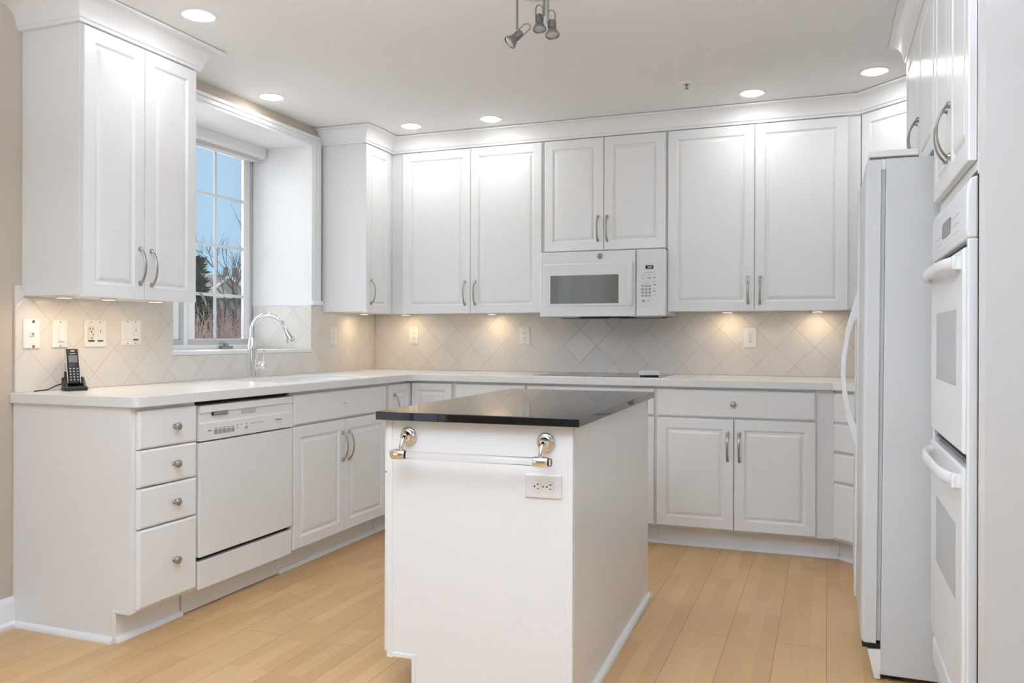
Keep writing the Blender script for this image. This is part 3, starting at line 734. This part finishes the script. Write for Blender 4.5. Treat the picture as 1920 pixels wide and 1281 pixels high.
def isl_front(x_, z0, z1, y0, y1, name):
    b = BM(); loops(b, y0, y1, z0, z1, [(0, -.0015), (0, -.0175), (.003, -.0195), (.01, -.020)] + ([] if name == 'drawer' else [(.052, -.020), (.060, -.0115), (.066, -.011), (.082, -.0188)]))
    # local (x along, y out) -> facing -x
    bmesh.ops.rotate(b, verts=b.verts, cent=(0, 0, 0), matrix=Matrix.Rotation(ROT_R, 3, 'Z'))
    bmesh.ops.translate(b, verts=b.verts, vec=(x_, 0, 0))
    return obj(name, b, CAB, t)
for a, c_ in ((.012, .62), (.626, 1.235)):
    d = isl_front(-.613, .706, .861, -c_, -a, 'drawer'); e = isl_front(-.613, .125, .699, -c_, -a, 'door')
t = thing('granite_slab', (IO[0], IO[1], .8745), IR, 'polished black granite slab topping the island', 'countertop')
obj('slab', box(-.642, .026, -.032, 1.277, 0, .0255), GRAN, t, bevel=.002)
t.children[0].name = 'top_slab'

# towel bar
t = thing('towel_bar', IO, IR, 'clear acrylic towel bar on polished nickel posts, on the end of the island', 'towel bar')
bar_y, bar_z = -.060, .772
for xr, s in ((-.539, -1), (-.084, 1)):
    b = BM(); M = Matrix.Translation((xr, -.003, .824)) @ Matrix.Rotation(PI / 2, 4, 'X')
    lathe(b, [(0, 0), (.028, 0), (.028, .004), (.0255, .0075), (.022, .0085), (.0215, .0105), (.017, .012), (.0125, .016), (.0115, .022), (.0095, .026), (0, .028)], 32, M)
    ps = obj('post', b, PNICK, t, 40)
    b = BM(); sweep(b, [(xr, -.024, .824), (xr, -.036, .822), (xr, -.048, .812), (xr, -.056, .796), (xr, bar_y, .778)], .0072, 14, (1, 0, 0)); obj('arm', b, PNICK, ps, 50)
    b = BM(); M = Matrix.Translation((xr + s * .004, bar_y, bar_z)) @ Matrix.Rotation(PI / 2, 4, 'Y')
    lathe(b, [(.0125, -.024), (.0155, -.024), (.0162, -.022), (.0162, .018), (.0155, .020), (.0125, .020)], 28, M, cap=False)
    lathe(b, [(0, -.0215), (.0150, -.0215), (.0150, -.0205), (0, -.0205)], 24, M) if False else None
    obj('collar', b, PNICK, ps, 40)
b = BM(); M = Matrix.Translation((0, bar_y, bar_z)) @ Matrix.Rotation(PI / 2, 4, 'Y')
lathe(b, [(0, -.572), (.0115, -.572), (.0122, -.570), (.0122, -.052), (.0115, -.050), (0, -.050)], 28, M); obj('rod', b, ACRYL, t, 40)

# ------------------------------------------------------------------ outlets and switches (local: x along wall, -y out of the wall)
def plate(par, w=.072, h=.116, m=PLATE):
    b = BM(); loops(b, -w / 2, w / 2, -h / 2, h / 2, [(0, 0), (0, -.003), (.003, -.0055), (.006, -.006)]); return obj('cover_plate', b, m, par)
def screws(par, pts, y=-.006):
    for x, z in pts:
        b = BM(); lathe(b, [(0, 0), (.003, 0), (.0025, .0012), (0, .0014)], 12, Matrix.Translation((x, y, z)) @ Matrix.Rotation(PI / 2, 4, 'X')); obj('screw', b, STEEL, par)
def receptacle(par, cx, cz, rot=False, round_=True, m=PLATE, y=-.006):
    def q(x, z): return (cx + (z if rot else x), cz + (-x if rot else z))
    b = BM(); n = 20; ring = []
    for i in range(n):
        a = 2 * PI * i / n; r = .0172
        x, z = r * math.cos(a), r * math.sin(a)
        z = max(-.0135, min(.0135, z)) if round_ else (.0135 if z > 0 else -.0135) if abs(z) > .001 else 0
        if not round_: x = max(-.0155, min(.0155, x * 1.25))
        ring.append(q(x, z))
    if not round_: ring = [q(*p) for p in ((-.0165, -.0135), (.0165, -.0135), (.0165, .0135), (-.0165, .0135))]
    prism(b, ring, 'y', y - .0012, y + .001); f = obj('receptacle', b, m, par)
    b = BM(); sweep(b, [(x, y - .0003, z) for x, z in ring + ring[:1]], .00055, 5, (0, 1, 0), cap=False); obj('outline_gap', b, GREYP, f)
    b = BM()
    def slot(x0, x1, z0, z1):
        a, c_ = q(x0, z0), q(x1, z1); bx(b, min(a[0], c_[0]), max(a[0], c_[0]), y - .0016, y - .0010, min(a[1], c_[1]), max(a[1], c_[1]))
    slot(-.0075, -.0052, -.001, .0075); slot(.0052, .0075, .000, .0070)
    if rot: slot(-.0095, -.0055, .0025, .0045)
    lathe(b, [(0, 0), (.0027, 0), (.0027, .0006), (0, .0006)], 12, Matrix.Translation((*[q(0, -.0072)[0], y - .001], q(0, -.0072)[1])) @ Matrix.Rotation(PI / 2, 4, 'X'))
    obj('slots', b, BLACKM, f)
def outlet(loc, rz, label, rot=False, round_=True):
    t = thing('wall_outlet', loc, rz, label, 'outlet')
    if rot:
        p = plate(t, .114, .072); receptacle(p, -.0195, 0, True); receptacle(p, .0195, 0, True); screws(p, [(0, 0)])
    else:
        p = plate(t); receptacle(p, 0, .0195, round_=round_); receptacle(p, 0, -.0195, round_=round_); screws(p, [(0, 0)] if round_ else [(0, .048), (0, -.048)])
    return t
YB_, XL_ = WB - .010, WL + .010
outlet((-2.676, YB_, 1.151), 0, 'small outlet on the cooktop backsplash beside the tiled corner', round_=False)
outlet((-1.860, YB_, 1.151), 0, 'outlet on the cooktop backsplash just beside the microwave', round_=False)
outlet((-.427, YB_, 1.141), 0, 'outlet on the backsplash between the microwave and the refrigerator')
outlet((XL_, 4.616, 1.146), ROT_L, 'outlet on the tile between the sink window and the corner', round_=False)
t = outlet((0, 0, 0), 0, 'white sideways double outlet on the end of the island below the towel bar', True)
ir = Matrix.Translation(IO) @ Matrix.Rotation(IR, 4, 'Z'); t.location = ir @ Vector((-.092, .001, .690)); t.rotation_euler = (0, 0, IR)

t = thing('phone_jack_plate', (XL_, 2.435, 1.147), ROT_L, 'white wall phone jack plate above the cordless phone', 'phone jack')
p = plate(t, .076, .120); screws(p, [(.006, .050), (.006, -.050)])
b = BM(); loops(b, -.010, .010, -.010, .010, [(0, -.005), (0, -.009), (.002, -.010)]); j = obj('jack', b, PLATE, p)
b = BM(); bx(b, -.004, .006, -.0105, -.0098, -.006, .005); obj('socket', b, GREYP, j)
for zz in (.050, -.050):
    b = BM(); lathe(b, [(0, 0), (.0055, 0), (.006, .003), (.003, .006), (0, .006)], 14, Matrix.Translation((.006, -.0055, zz)) @ Matrix.Rotation(PI / 2, 4, 'X')); obj('mounting_stud', b, STEEL, p)
def rocker(par, x, h=.066, w=.033):
    b = BM(); loops(b, x - w / 2, x + w / 2, -h / 2, h / 2, [(0, -.005), (0, -.0068), (.001, -.0072)]); fr_ = obj('switch_frame', b, PLATE, par)
    b = BM(); prism(b, [(-.0065, h / 2 - .004), (-.0080, h / 2 - .004), (-.0092, 0), (-.0120, -h / 2 + .004), (-.0065, -h / 2 + .004)], 'x', x - w / 2 + .003, x + w / 2 - .003); obj('rocker', b, PLATE, fr_)
def dimmer(par, x):
    b = BM(); loops(b, x - .0165, x + .0165, -.033, .033, [(0, -.005), (0, -.0068), (.001, -.0075)]); fr_ = obj('switch_frame', b, PLATE, par)
    b = BM(); bx(b, x - .0015, x + .0015, -.0085, -.0070, .004, .018); obj('slider', b, GREYP, fr_)
    b = BM(); bx(b, x - .0145, x + .0145, -.0085, -.0070, -.0345, -.0285); obj('power_bar', b, GREYD, fr_)
t = thing('light_switch', (XL_, 2.567, 1.147), ROT_L, 'single white rocker switch above the cordless phone handset', 'light switch'); p = plate(t); rocker(p, .004); screws(p, [(0, .049), (0, -.049)])
t = thing('switch_outlet_plate', (XL_, 2.745, 1.150), ROT_L, 'double wall plate with an ivory outlet and a slide dimmer', 'switch plate')
p = plate(t, .118, .118); dimmer(p, .024); screws(p, [(-.024, .049), (.024, .049)])
b = BM(); loops(b, -.041, -.007, -.033, .033, [(0, -.005), (0, -.0075), (.001, -.008)]); r_ = obj('outlet_body', b, PLATE_W, p)
b = BM()
for zz in (.016,):
    bx(b, -.033, -.0305, -.0088, -.0079, zz, zz + .010); bx(b, -.018, -.0155, -.0088, -.0079, zz, zz + .009)
    lathe(b, [(0, 0), (.0032, 0), (.0032, .0008), (0, .0008)], 12, Matrix.Translation((-.0245, -.008, zz - .008)) @ Matrix.Rotation(PI / 2, 4, 'X'))
bx(b, -.016, -.013, -.0088, -.0079, -.007, -.001); lathe(b, [(0, 0), (.0030, 0), (.0030, .0008), (0, .0008)], 12, Matrix.Translation((-.0225, -.008, -.020)) @ Matrix.Rotation(PI / 2, 4, 'X'))
bx(b, -.040, -.008, -.0088, -.0079, -.0345, -.0285)
obj('slots', b, BLACKM, r_)
t = thing('double_switch_plate', (XL_, 2.945, 1.155), ROT_L, 'double wall plate with a rocker switch and a slide dimmer beside the sink window', 'switch plate')
p = plate(t, .118, .114); rocker(p, -.023); dimmer(p, .024); screws(p, [(-.023, .049), (.024, .049), (-.023, -.049), (.024, -.049)])

# ------------------------------------------------------------------ cordless phone
PH, PR = (-2.889, 2.560, CT), rad(62)
t = thing('phone_cradle', PH, PR, 'black charging cradle holding the cordless phone on the worktop', 'phone cradle')
b = BM(); out = [(-.040, -.030), (.040, -.030), (.046, -.018), (.046, .030), (.036, .048), (-.036, .048), (-.046, .030), (-.046, -.018)]
rg = []
for sc, z in ((.94, 0), (1, .004), (.98, .011), (.90, .018)): rg.append([b.verts.new((x * sc, y * sc + (.004 if z > .03 else 0), z)) for x, y in out])
for a, c_ in zip(rg, rg[1:]):
    for i in range(8): b.faces.new((a[i], a[(i + 1) % 8], c_[(i + 1) % 8], c_[i]))
b.faces.new(rg[0][::-1]); b.faces.new(rg[-1]); obj('base', b, BLACK, t, bevel=.003)
b = BM(); prism(b, [(.036, .018), (.047, .018), (.062, .075), (.055, .078)], 'x', -.028, .028); obj('back_rest', b, BLACK, t, bevel=.003)
for sg in (-1, 1):
    b = BM(); prism(b, [(-.016, .017), (.046, .017), (.050, .050), (.030, .056), (.004, .036)], 'x', min(sg * .0275, sg * .041), max(sg * .0275, sg * .041)); obj('side_cheek', b, BLACK, t, bevel=.004)
b = BM(); sweep(b, [(-.030, .050, .030), (-.060, .056, .018), (-.098, .018, .006), (-.150, -.006, .0032)], .0026, 8, (0, 0, 1)); obj('cord', b, BLACK, t)
t = thing('cordless_phone', PH, PR, 'black cordless phone handset with silver edges standing in its cradle', 'phone')
b = BM(); MT = Matrix.Translation((0, .004, .0268)) @ Matrix.Rotation(rad(-17), 4, 'X')
def ph(bm_):
    bmesh.ops.transform(bm_, matrix=MT, verts=bm_.verts); return bm_
b = BM(); loops(b, -.0235, .0235, 0, .152, [(.004, .024), (0, .018), (0, .006), (.003, .001), (.006, 0), (.012, -.0005)])
ph(b); hs = obj('handset', b, BLACK, t, 30, bevel=.003)
for s in (-1, 1):
    b = BM(); bx(b, s * .0240 - .0012, s * .0240 + .0012, .004, .014, .006, .146); ph(b); obj('side_trim', b, SILVER, hs)
b = BM(); bx(b, -.016, .016, -.0016, -.0004, .092, .122); ph(b); obj('screen', b, LCD, hs)
b = BM(); sweep(b, [(-.007, -.0012, .141), (.007, -.0012, .141)], [(.003, .001)] * 2, 10, (0, 0, 1)); ph(b); obj('earpiece', b, SILVER, hs)
b = BM(); bx(b, -.010, .010, -.0015, -.0005, .1285, .1310); ph(b); obj('brand_mark', b, mat('phone_print', (.5, .5, .5), .5), hs)
for r_ in range(5):
    for k in range(3):
        b = BM(); x, z = -.0135 + k * .0135, .014 + r_ * .0118; bx(b, x - .0045, x + .0045, -.0018, -.0004, z, z + .0075); ph(b); kb = obj('key', b, mat('key_black', (.03, .03, .03), .4) if 'key_black' not in MATS else MATS['key_black'], hs)
        b = BM(); bx(b, x - .0022, x + .0022, -.0022, -.0017, z + .002, z + .0055); ph(b); obj('key_mark', b, mat('phone_white', (.8, .8, .8), .5) if 'phone_white' not in MATS else MATS['phone_white'], kb)
b = BM(); lathe(b, [(0, 0), (.011, 0), (.011, .0012), (.007, .002), (0, .0018)], 20, MT @ Matrix.Translation((0, -.0004, .080)) @ Matrix.Rotation(PI / 2, 4, 'X')); obj('navigation_key', b, MATS['key_black'], hs, 40)

# ------------------------------------------------------------------ faucet
FB = Vector((-2.905, 3.705, CT))
t = thing('kitchen_faucet', FB, 0, 'chrome pull-down gooseneck faucet behind the sink', 'faucet')
b = BM(); prism(b, arc(0, -.100, .028, 180, 360, 10) + arc(0, .100, .028, 0, 180, 10), 'z', 0, .006); obj('base_plate', b, CHROME, t, bevel=.002)
b = BM(); lathe(b, [(0, .005), (.0290, .005), (.0290, .012), (.0272, .018), (.0272, .140), (.0235, .178), (.0165, .212), (.0150, .220), (0, .220)], 32); obj('valve_body', b, CHROME, t, 40)
da = rad(34); dx, dy = math.cos(da), math.sin(da)      # spout turned out over the bowl
pts = [(0, 0, .20), (0, 0, .255)]; R = .083
for i in range(1, 17):
    a = rad(180 - i * 9.9); rr_ = R + R * math.cos(a); pts.append((dx * rr_, dy * rr_, .255 + R * math.sin(a) * 1.04))
pts.append(tuple(Vector(pts[-1]) + (Vector(pts[-1]) - Vector(pts[-2])).normalized() * .018))
b = BM(); sweep(b, pts, .0132, 18, (-dy, dx, 0)); obj('spout', b, CHROME, t, 60)
e, e0 = Vector(pts[-1]), Vector(pts[-2]); dr_ = (e - e0).normalized()
M = Matrix.Translation(e) @ dr_.to_track_quat('Z', 'Y').to_matrix().to_4x4()
b = BM(); lathe(b, [(0, 0), (.0122, 0), (.0122, .003), (.0160, .005), (.0190, .028), (.0250, .060), (.0268, .076), (.0250, .082), (.022, .083), (0, .081)], 28, M); obj('spray_head', b, CHROME, t, 40)
lv = Vector((math.cos(rad(25)), math.sin(rad(25)), 0))
b = BM(); Mv = Matrix.Translation((0, 0, .068)) @ lv.to_track_quat('Z', 'Y').to_matrix().to_4x4()
lathe(b, [(0, .012), (.0212, .012), (.0212, .042), (.0222, .044), (.0222, .064), (.018, .071), (0, .073)], 26, Mv)
h_ = obj('handle_hub', b, CHROME, t, 40)
b = BM(); p0 = lv * .056 + Vector((0, 0, .083)); sweep(b, [p0, p0 + Vector((.004, 0, .03)), p0 + Vector((.009, 0, .072))], [.0065, .0062, .0066], 14, (1, 0, 0)); obj('lever', b, CHROME, h_, 50)

# ------------------------------------------------------------------ cooktop and sponge
t = thing('cooktop', (-1.608, 4.580, CT), 0, 'black glass electric cooktop set into the white worktop', 'cooktop')
obj('glass', box(0, .752, 0, .455, 0, .005), GLASSK, t, bevel=.0015)
b = BM(); bx(b, -.006, .0, -.006, .461, 0, .003); bx(b, .752, .768, -.006, .461, 0, .003); bx(b, 0, .752, -.006, 0, 0, .003); bx(b, 0, .752, .455, .461, 0, .003); obj('frame', b, TRIM, t)
for x, y, r_ in ((.18, .13, .10), (.18, .33, .075), (.50, .12, .075), (.52, .32, .10)):
    b = BM(); lathe(b, [(r_ - .002, .0051), (r_ - .002, .0054), (r_, .0054), (r_, .0051)], 40, Matrix.Translation((x, y, 0)), cap=False); obj('burner_ring', b, GREYP, t)
t = thing('cleaning_pad', (-.945, 4.70, CT + .0052), rad(32), 'small white sponge pad with a dark underside lying on the cooktop', 'sponge')
b = BM(); bx(b, -.046, .046, -.027, .027, 0, .008); obj('scrub_layer', b, BLACK, t)
b = BM(); bx(b, -.052, .052, -.032, .032, .008, .030); bmesh.ops.subdivide_edges(b, edges=b.edges, cuts=4, use_grid_fill=True)
for v_ in b.verts: v_.co += Vector((random.uniform(-1, 1), random.uniform(-1, 1), random.uniform(-1, 1) if v_.co.z > .012 else 0)) * .0012
obj('foam', b, SPONGE, t, 60)

# ------------------------------------------------------------------ recessed lights
cans = [((-2.394, 2.711), 'recessed ceiling light over the tall cabinet above the phone'), ((-2.829, 3.767), 'recessed ceiling light right in front of the sink window'),
        ((-2.404, 4.581), 'recessed ceiling light in the inside corner, by the slim wall cabinet'), ((-1.881, 4.598), 'recessed ceiling light over the two-door wall cabinet next to the microwave'),
        ((-.376, 4.596), 'recessed ceiling light over the wall cabinet between microwave and refrigerator'), ((.214, 4.429), 'recessed ceiling light near the angled corner cabinet and refrigerator')]
c0 = None
for (x, y), lb in cans:
    if c0 is None:
        c0 = thing('recessed_light', (x, y, ZC), 0, lb, 'ceiling light', 'recessed ceiling lights')
        b = BM(); lathe(b, [(.050, -.0005), (.052, -.004), (.066, -.0045), (.068, -.002), (.068, 0)], 40, cap=False); obj('trim_ring', b, TRIM, c0, 40)
        b = BM(); lathe(b, [(.0505, -.002), (.047, -.008), (.036, -.012), (.018, -.014), (0, -.0145)], 40, cap=False); obj('lens', b, LENS, c0, 60)
    else: dup(c0, (x, y, ZC), None, lb)
    light('downlight', 'AREA', (x, y, ZC - .016), CAN_W, WARM, .095, direction=(0, 0, -1), shape='DISK')
# cans of the room behind the camera
for x, y in ((-1.6, 1.2), (.4, 1.0), (-1.6, -1.2), (1.2, -1.2)):
    light('downlight', 'AREA', (x, y, ZC - .006), CAN_W * .6, WARM, .095, direction=(0, 0, -1), shape='DISK')

# under-cabinet puck lights
pucks = [(WL + .16, 2.46), (WL + .20, 2.64), (WL + .22, 2.88), (WL + .13, 4.80), (-2.68, WB - .13), (-2.05, WB - .12), (-.55, WB - .12), (-.05, WB - .12)]
where = ['by the outer end of the tall cabinet over the phone', 'above the cordless phone', 'at the window end of the tall cabinet', 'under the slim cabinet beside the window',
         'next to the tiled corner', 'under the two-door cabinet between corner and microwave', 'between the microwave and the third outlet', 'close to the refrigerator']
p0_ = None
for (x, y), wh in zip(pucks, where):
    lb = 'warm under-cabinet puck light ' + wh
    if p0_ is None:
        p0_ = thing('puck_light', (x, y, U0 + .006), 0, lb, 'under-cabinet light', 'under-cabinet puck lights')
        b = BM(); lathe(b, [(.026, -.009), (.030, -.009), (.032, -.006), (.032, 0)], 24, cap=False); obj('housing', b, PLATE, p0_, 40)
        b = BM(); lathe(b, [(.0265, -.007), (0, -.0075)], 24, cap=False); obj('lens', b, PUCKL, p0_, 60)
    else: dup(p0_, (x, y, U0 + .006), None, lb)
    light('puck', 'AREA', (x, y, U0 - .004), PUCK_W, (1, .76, .48), .045, direction=(0, 0, -1), shape='DISK')

# ------------------------------------------------------------------ track light, sprinkler
t = thing('ceiling_track_light', (-1.01, 2.92, ZC), 0, 'brushed steel ceiling fixture with three unlit spot heads', 'ceiling light')
b = BM(); lathe(b, [(0, 0), (.105, 0), (.105, -.010), (.09, -.024), (.05, -.032), (0, -.034)], 48); obj('canopy', b, mat('canopy_white_metal', (.62, .61, .60), .35, .3), t, 40)
right = Vector((0.9352, 0.3542, 0.0027)); fwd = Vector((-0.3542, 0.9352, -0.0000))   # along and across the spot bar
def spot(rod_end, lens, axis):
    """rod hanging down to rod_end, lens centre, both from the canopy centre (m); axis: direction the lens faces"""
    e = Vector(rod_end); r = BM()
    sweep(r, [(e.x, e.y, -.016), e], .0042, 12, (1, 0, 0)); sweep(r, [(0, 0, -.020), (e.x * .55, e.y * .55, -.017), (e.x, e.y, -.018)], .004, 10, (0, 0, 1))
    hd = obj('rod', r, STEEL, t, 50)
    c_ = Vector(lens); ax = Vector(axis).normalized()
    X_ = ax.cross(fwd).normalized(); Y_ = ax.cross(X_)
    M = Matrix.Translation(c_) @ Matrix((X_, Y_, ax)).transposed().to_4x4()
    h = BM(); lathe(h, [(0, -.060), (.010, -.060), (.0112, -.057), (.0112, -.030), (.0135, -.028), (.0215, -.010), (.0255, -.004), (.0262, .001), (.0245, .003), (.0232, .001)], 28, M, cap=False)
    s_ = obj('spot_head', h, STEEL, hd, 40)
    h = BM(); lathe(h, [(.0235, -.001), (.016, .003), (0, .005)], 24, M, cap=False); obj('lamp_glass', h, BULB, s_, 60)
    h = BM(); k = Vector((1, 0, 0)); pts = []
    for x, z in ((-.0135, -.022), (-.0135, -.085), (-.011, -.096), (-.004, -.102), (.004, -.102), (.011, -.096), (.0135, -.085), (.0135, -.022)): pts.append(M @ Vector((x, 0, z)))
    sweep(h, pts, .0022, 8, M.to_3x3() @ Vector((0, 1, 0))); obj('wire_loop', h, STEEL, s_, 50)
    h = BM(); q_ = M @ Vector((.0, 0, -.045)); sweep(h, [e, e.lerp(q_, .5), q_], .0032, 10, (0, 0, 1)); obj('knuckle', h, STEEL, hd, 50)
spot((-0.0559, -0.0623, -0.1758), (-0.0805, -0.0716, -0.2267), right * -.72 + Vector((0, 0, -.72)) - fwd * .15)
spot((0.0149, 0.0394, -0.0994), (-0.0018, 0.0331, -0.1515), Vector((0, 0, -1)) - fwd * .22)
spot((0.0713, -0.0890, -0.1786), (0.0875, -0.0828, -0.2244), Vector((0, 0, -1)) - fwd * .25 + right * .05)
t = thing('fire_sprinkler', (-.676, 4.301, ZC), 0, 'small white fire sprinkler with its round plate on the ceiling', 'sprinkler')
b = BM(); lathe(b, [(0, -.005), (.012, -.005), (.016, -.009), (.034, -.009), (.039, -.005), (.039, 0)], 32, cap=False); obj('escutcheon', b, TRIM, t, 40)
b = BM(); lathe(b, [(0, 0), (.008, 0), (.008, -.012), (.004, -.014), (.003, -.028), (.010, -.029), (.010, -.031), (0, -.032)], 16); obj('nozzle', b, STEEL, t, 40)

# ------------------------------------------------------------------ outdoors, seen through the sink window
BARK = mat('grey_brown_bark', (.20, .16, .14), .9); TWIG = mat('brown_twigs', (.36, .26, .22), .9); TWIG2 = mat('rusty_twigs', (.40, .27, .24), .9)
NEEDLE = mat('dark_green_needles', (.13, .16, .08), .9); NEEDLE2 = mat('olive_needles', (.21, .22, .12), .9)
LAWN = noise_paint('dormant_lawn', (.22, .19, .11), .95, 3, .3, 0); ROOFM = noise_paint('grey_shingles', (.30, .26, .24), .9, 4, .2, 0)
SIDE = mat('pale_siding', (.62, .56, .48), .8); HWIN = mat('dark_house_window', (.10, .10, .11), .3); SIDE2 = mat('grey_siding', (.20, .185, .18), .8)
struct(obj('ground_outside', box(-130, -3.45, -60, 140, -1.6, -1.5), LAWN))
def twig_bush(base, w, h, n, m, name, label, cat, group):
    t = tag(obj(name, BM(), m), label, cat, group); b = BM()
    for i in range(n):
        a = random.uniform(0, 2 * PI); r = w * math.sqrt(random.random()); p = Vector((r * math.cos(a) * .35, r * math.sin(a) * .35, 0))
        q = Vector((r * math.cos(a), r * math.sin(a), h * random.uniform(.55, 1) * (1 - .35 * (r / w) ** 2))); mid = p.lerp(q, .5) + Vector((random.uniform(-.2, .2), random.uniform(-.2, .2), .15))
        sweep(b, [p, mid, q], [.013, .009, .004], 3, (1, .3, .1), cap=False)
        for k in range(6):
            s = p.lerp(q, random.uniform(.3, .95)); e2 = s + Vector((random.uniform(-.4, .4), random.uniform(-.4, .4), random.uniform(.0, .5)))
            sweep(b, [s, e2], [.006, .003], 3, (1, .3, .1), cap=False)
    b.to_mesh(t.data); b.free(); t.location = base
    return t
G = 'bare shrubs beyond the sink window'
for i, (bx_, by_, w, h, m, lb) in enumerate([(-8.39, 9.65, .75, 3.0, TWIG, 'bare brown shrub outside the sink window, behind the window latch'), (-9.73, 11.82, .9, 3.2, TWIG2, 'bare rust-brown shrub outside the window, behind the faucet'),
                                          (-12.79, 13.87, 1.0, 3.4, TWIG, 'bare shrub seen through the narrow slice of the other sash'), (-16.16, 19.01, 1.5, 3.9, TWIG2, 'bare shrub farther off between the two front shrubs outside'), (-13.01, 16.46, 1.2, 3.6, TWIG2, 'bare reddish shrub outside at the window frame')]):
    twig_bush(Vector((bx_, by_, -1.5)), w, h, 420, m, 'bare_shrub', lb, 'shrub', G)
# conifer
def conifer(base, h, rw, n, label, m, z0=.1):
    t = thing('conifer_tree', base, 0, label, 'tree'); b = BM(); sweep(b, [(0, 0, 0), (0, 0, h * .97)], [.16, .03], 8, (1, 0, 0)); obj('trunk', b, BARK, t)
    b = BM()
    for i in range(n):
        z = h * random.uniform(z0, .99); a = random.uniform(0, 2 * PI); L = rw * (1 - z / h) ** .8 + .15; d = Vector((math.cos(a), math.sin(a), 0)); p = Vector((0, 0, z)); e2 = p + d * L * random.uniform(.6, 1) + Vector((0, 0, -.15 * L)); sd = Vector((-d.y, d.x, 0)) * (.10 + .10 * L)
        for k in range(4):
            c_ = p.lerp(e2, (k + .8) / 4.2); w_ = sd * random.uniform(.6, 1.2)
            vs = [b.verts.new(c_ + w_ + Vector((0, 0, random.uniform(-.15, .05)))), b.verts.new(c_ - w_ + Vector((0, 0, random.uniform(-.15, .05)))), b.verts.new(c_ + d * .3 + Vector((0, 0, random.uniform(-.05, .1))))]
            b.faces.new(vs)
    obj('needles', b, m, t)
conifer(Vector((-21.31, 24.01, -1.5)), 5.6, 1.1, 420, 'dark green conifer outside the sink window', NEEDLE, .3)
conifer(Vector((-24.32, 28.21, -1.5)), 4.5, 1.5, 420, 'low olive-green conifer outside, in front of the roofs', NEEDLE2, .3)
conifer(Vector((-27.11, 33.57, -1.5)), 3.9, 1.0, 300, 'small olive conifer outside between the two window muntins', NEEDLE2, .3)
# bare tree
t = thing('bare_tree', Vector((-17.74, 22.15, -1.5)), 0, 'leafless tree with thin branches against the blue sky outside', 'tree'); b = BM()
def branch(p, d, L, r, lev):
    q = p + d * L * .5 + Vector((random.uniform(-.1, .1), random.uniform(-.1, .1), .05)) * L * .3; e2 = p + d * L
    sweep(b, [p, q, e2], [r, r * .8, r * .55], 4, (1, .2, .1), cap=False)
    if lev:
        for k in range(4):
            s = q.lerp(e2, random.random()); nd = (d + Vector((random.uniform(-1, 1), random.uniform(-1, 1), random.uniform(-.2, .6))) * .75).normalized(); branch(s, nd, L * random.uniform(.5, .72), r * .55, lev - 1)
branch(Vector((0, 0, 0)), Vector((.04, 0, 1)), 3.2, .085, 4)
obj('branches', b, BARK, t)
# houses
def house(hx_, hy_, w, ridge, eave, label, gable=None, m=SIDE):
    p = Vector((hx_, hy_, -1.5)); th = rad(40); t = thing('neighbor_house', p, th, label, 'house')
    obj('walls', box(-w / 2, w / 2, 0, 7, 0, eave), m, t)
    b = BM(); prism(b, [(-.4, eave), (3.5, ridge), (7.4, eave), (7.4, eave - .15), (-.4, eave - .15)], 'x', -w / 2 - .3, w / 2 + .3); obj('roof', b, ROOFM, t)
    return t, eave, ridge
t, ev, rg_ = house(-44.36, 51.64, 16, 7.7, 5.62, 'grey-roofed house outside across the lawn', m=SIDE2)
def gable(x, gw, gz0, gz1):
    b = BM(); prism(b, [(x - gw, 5.62), (x + gw, 5.62), (x + gw, gz0), (x, gz1), (x - gw, gz0)], 'y', -1.2, .6); gb = obj('gable', b, SIDE, t)
    b = BM(); prism(b, [(x - gw - .25, gz0 - .2), (x, gz1 + .02), (x + gw + .25, gz0 - .2), (x + gw + .25, gz0), (x, gz1 + .28), (x - gw - .25, gz0)], 'y', -1.5, 3.0); obj('gable_roof', b, MATS['trim_white_paint'], gb)
    for x_ in (.65, 1.62, 2.5):
        wn_ = obj('window_frame', box(x_ - .22, x_ + .22, -.06, 0, 4.85, 5.5), SASH, t); obj('pane', box(x_ - .15, x_ + .15, -.07, -.055, 4.92, 5.43), mat('pale_curtain_glass', (.5, .5, .5), .3) if 'pale_curtain_glass' not in MATS else MATS['pale_curtain_glass'], wn_)
gable(1.35, 1.4, 6.0, 7.15)
b = BM(); bx(b, .9, 1.3, 3.2, 3.7, 7.4, 8.3); obj('chimney', b, BARK, t)
b = BM(); bx(b, 1.6, 2.0, 3.2, 3.7, 7.4, 8.3); obj('chimney', b, BARK, t)
t, _, _ = house(-47.31, 59.07, 8, 8.2, 6.6, 'pale house outside behind the bare tree')
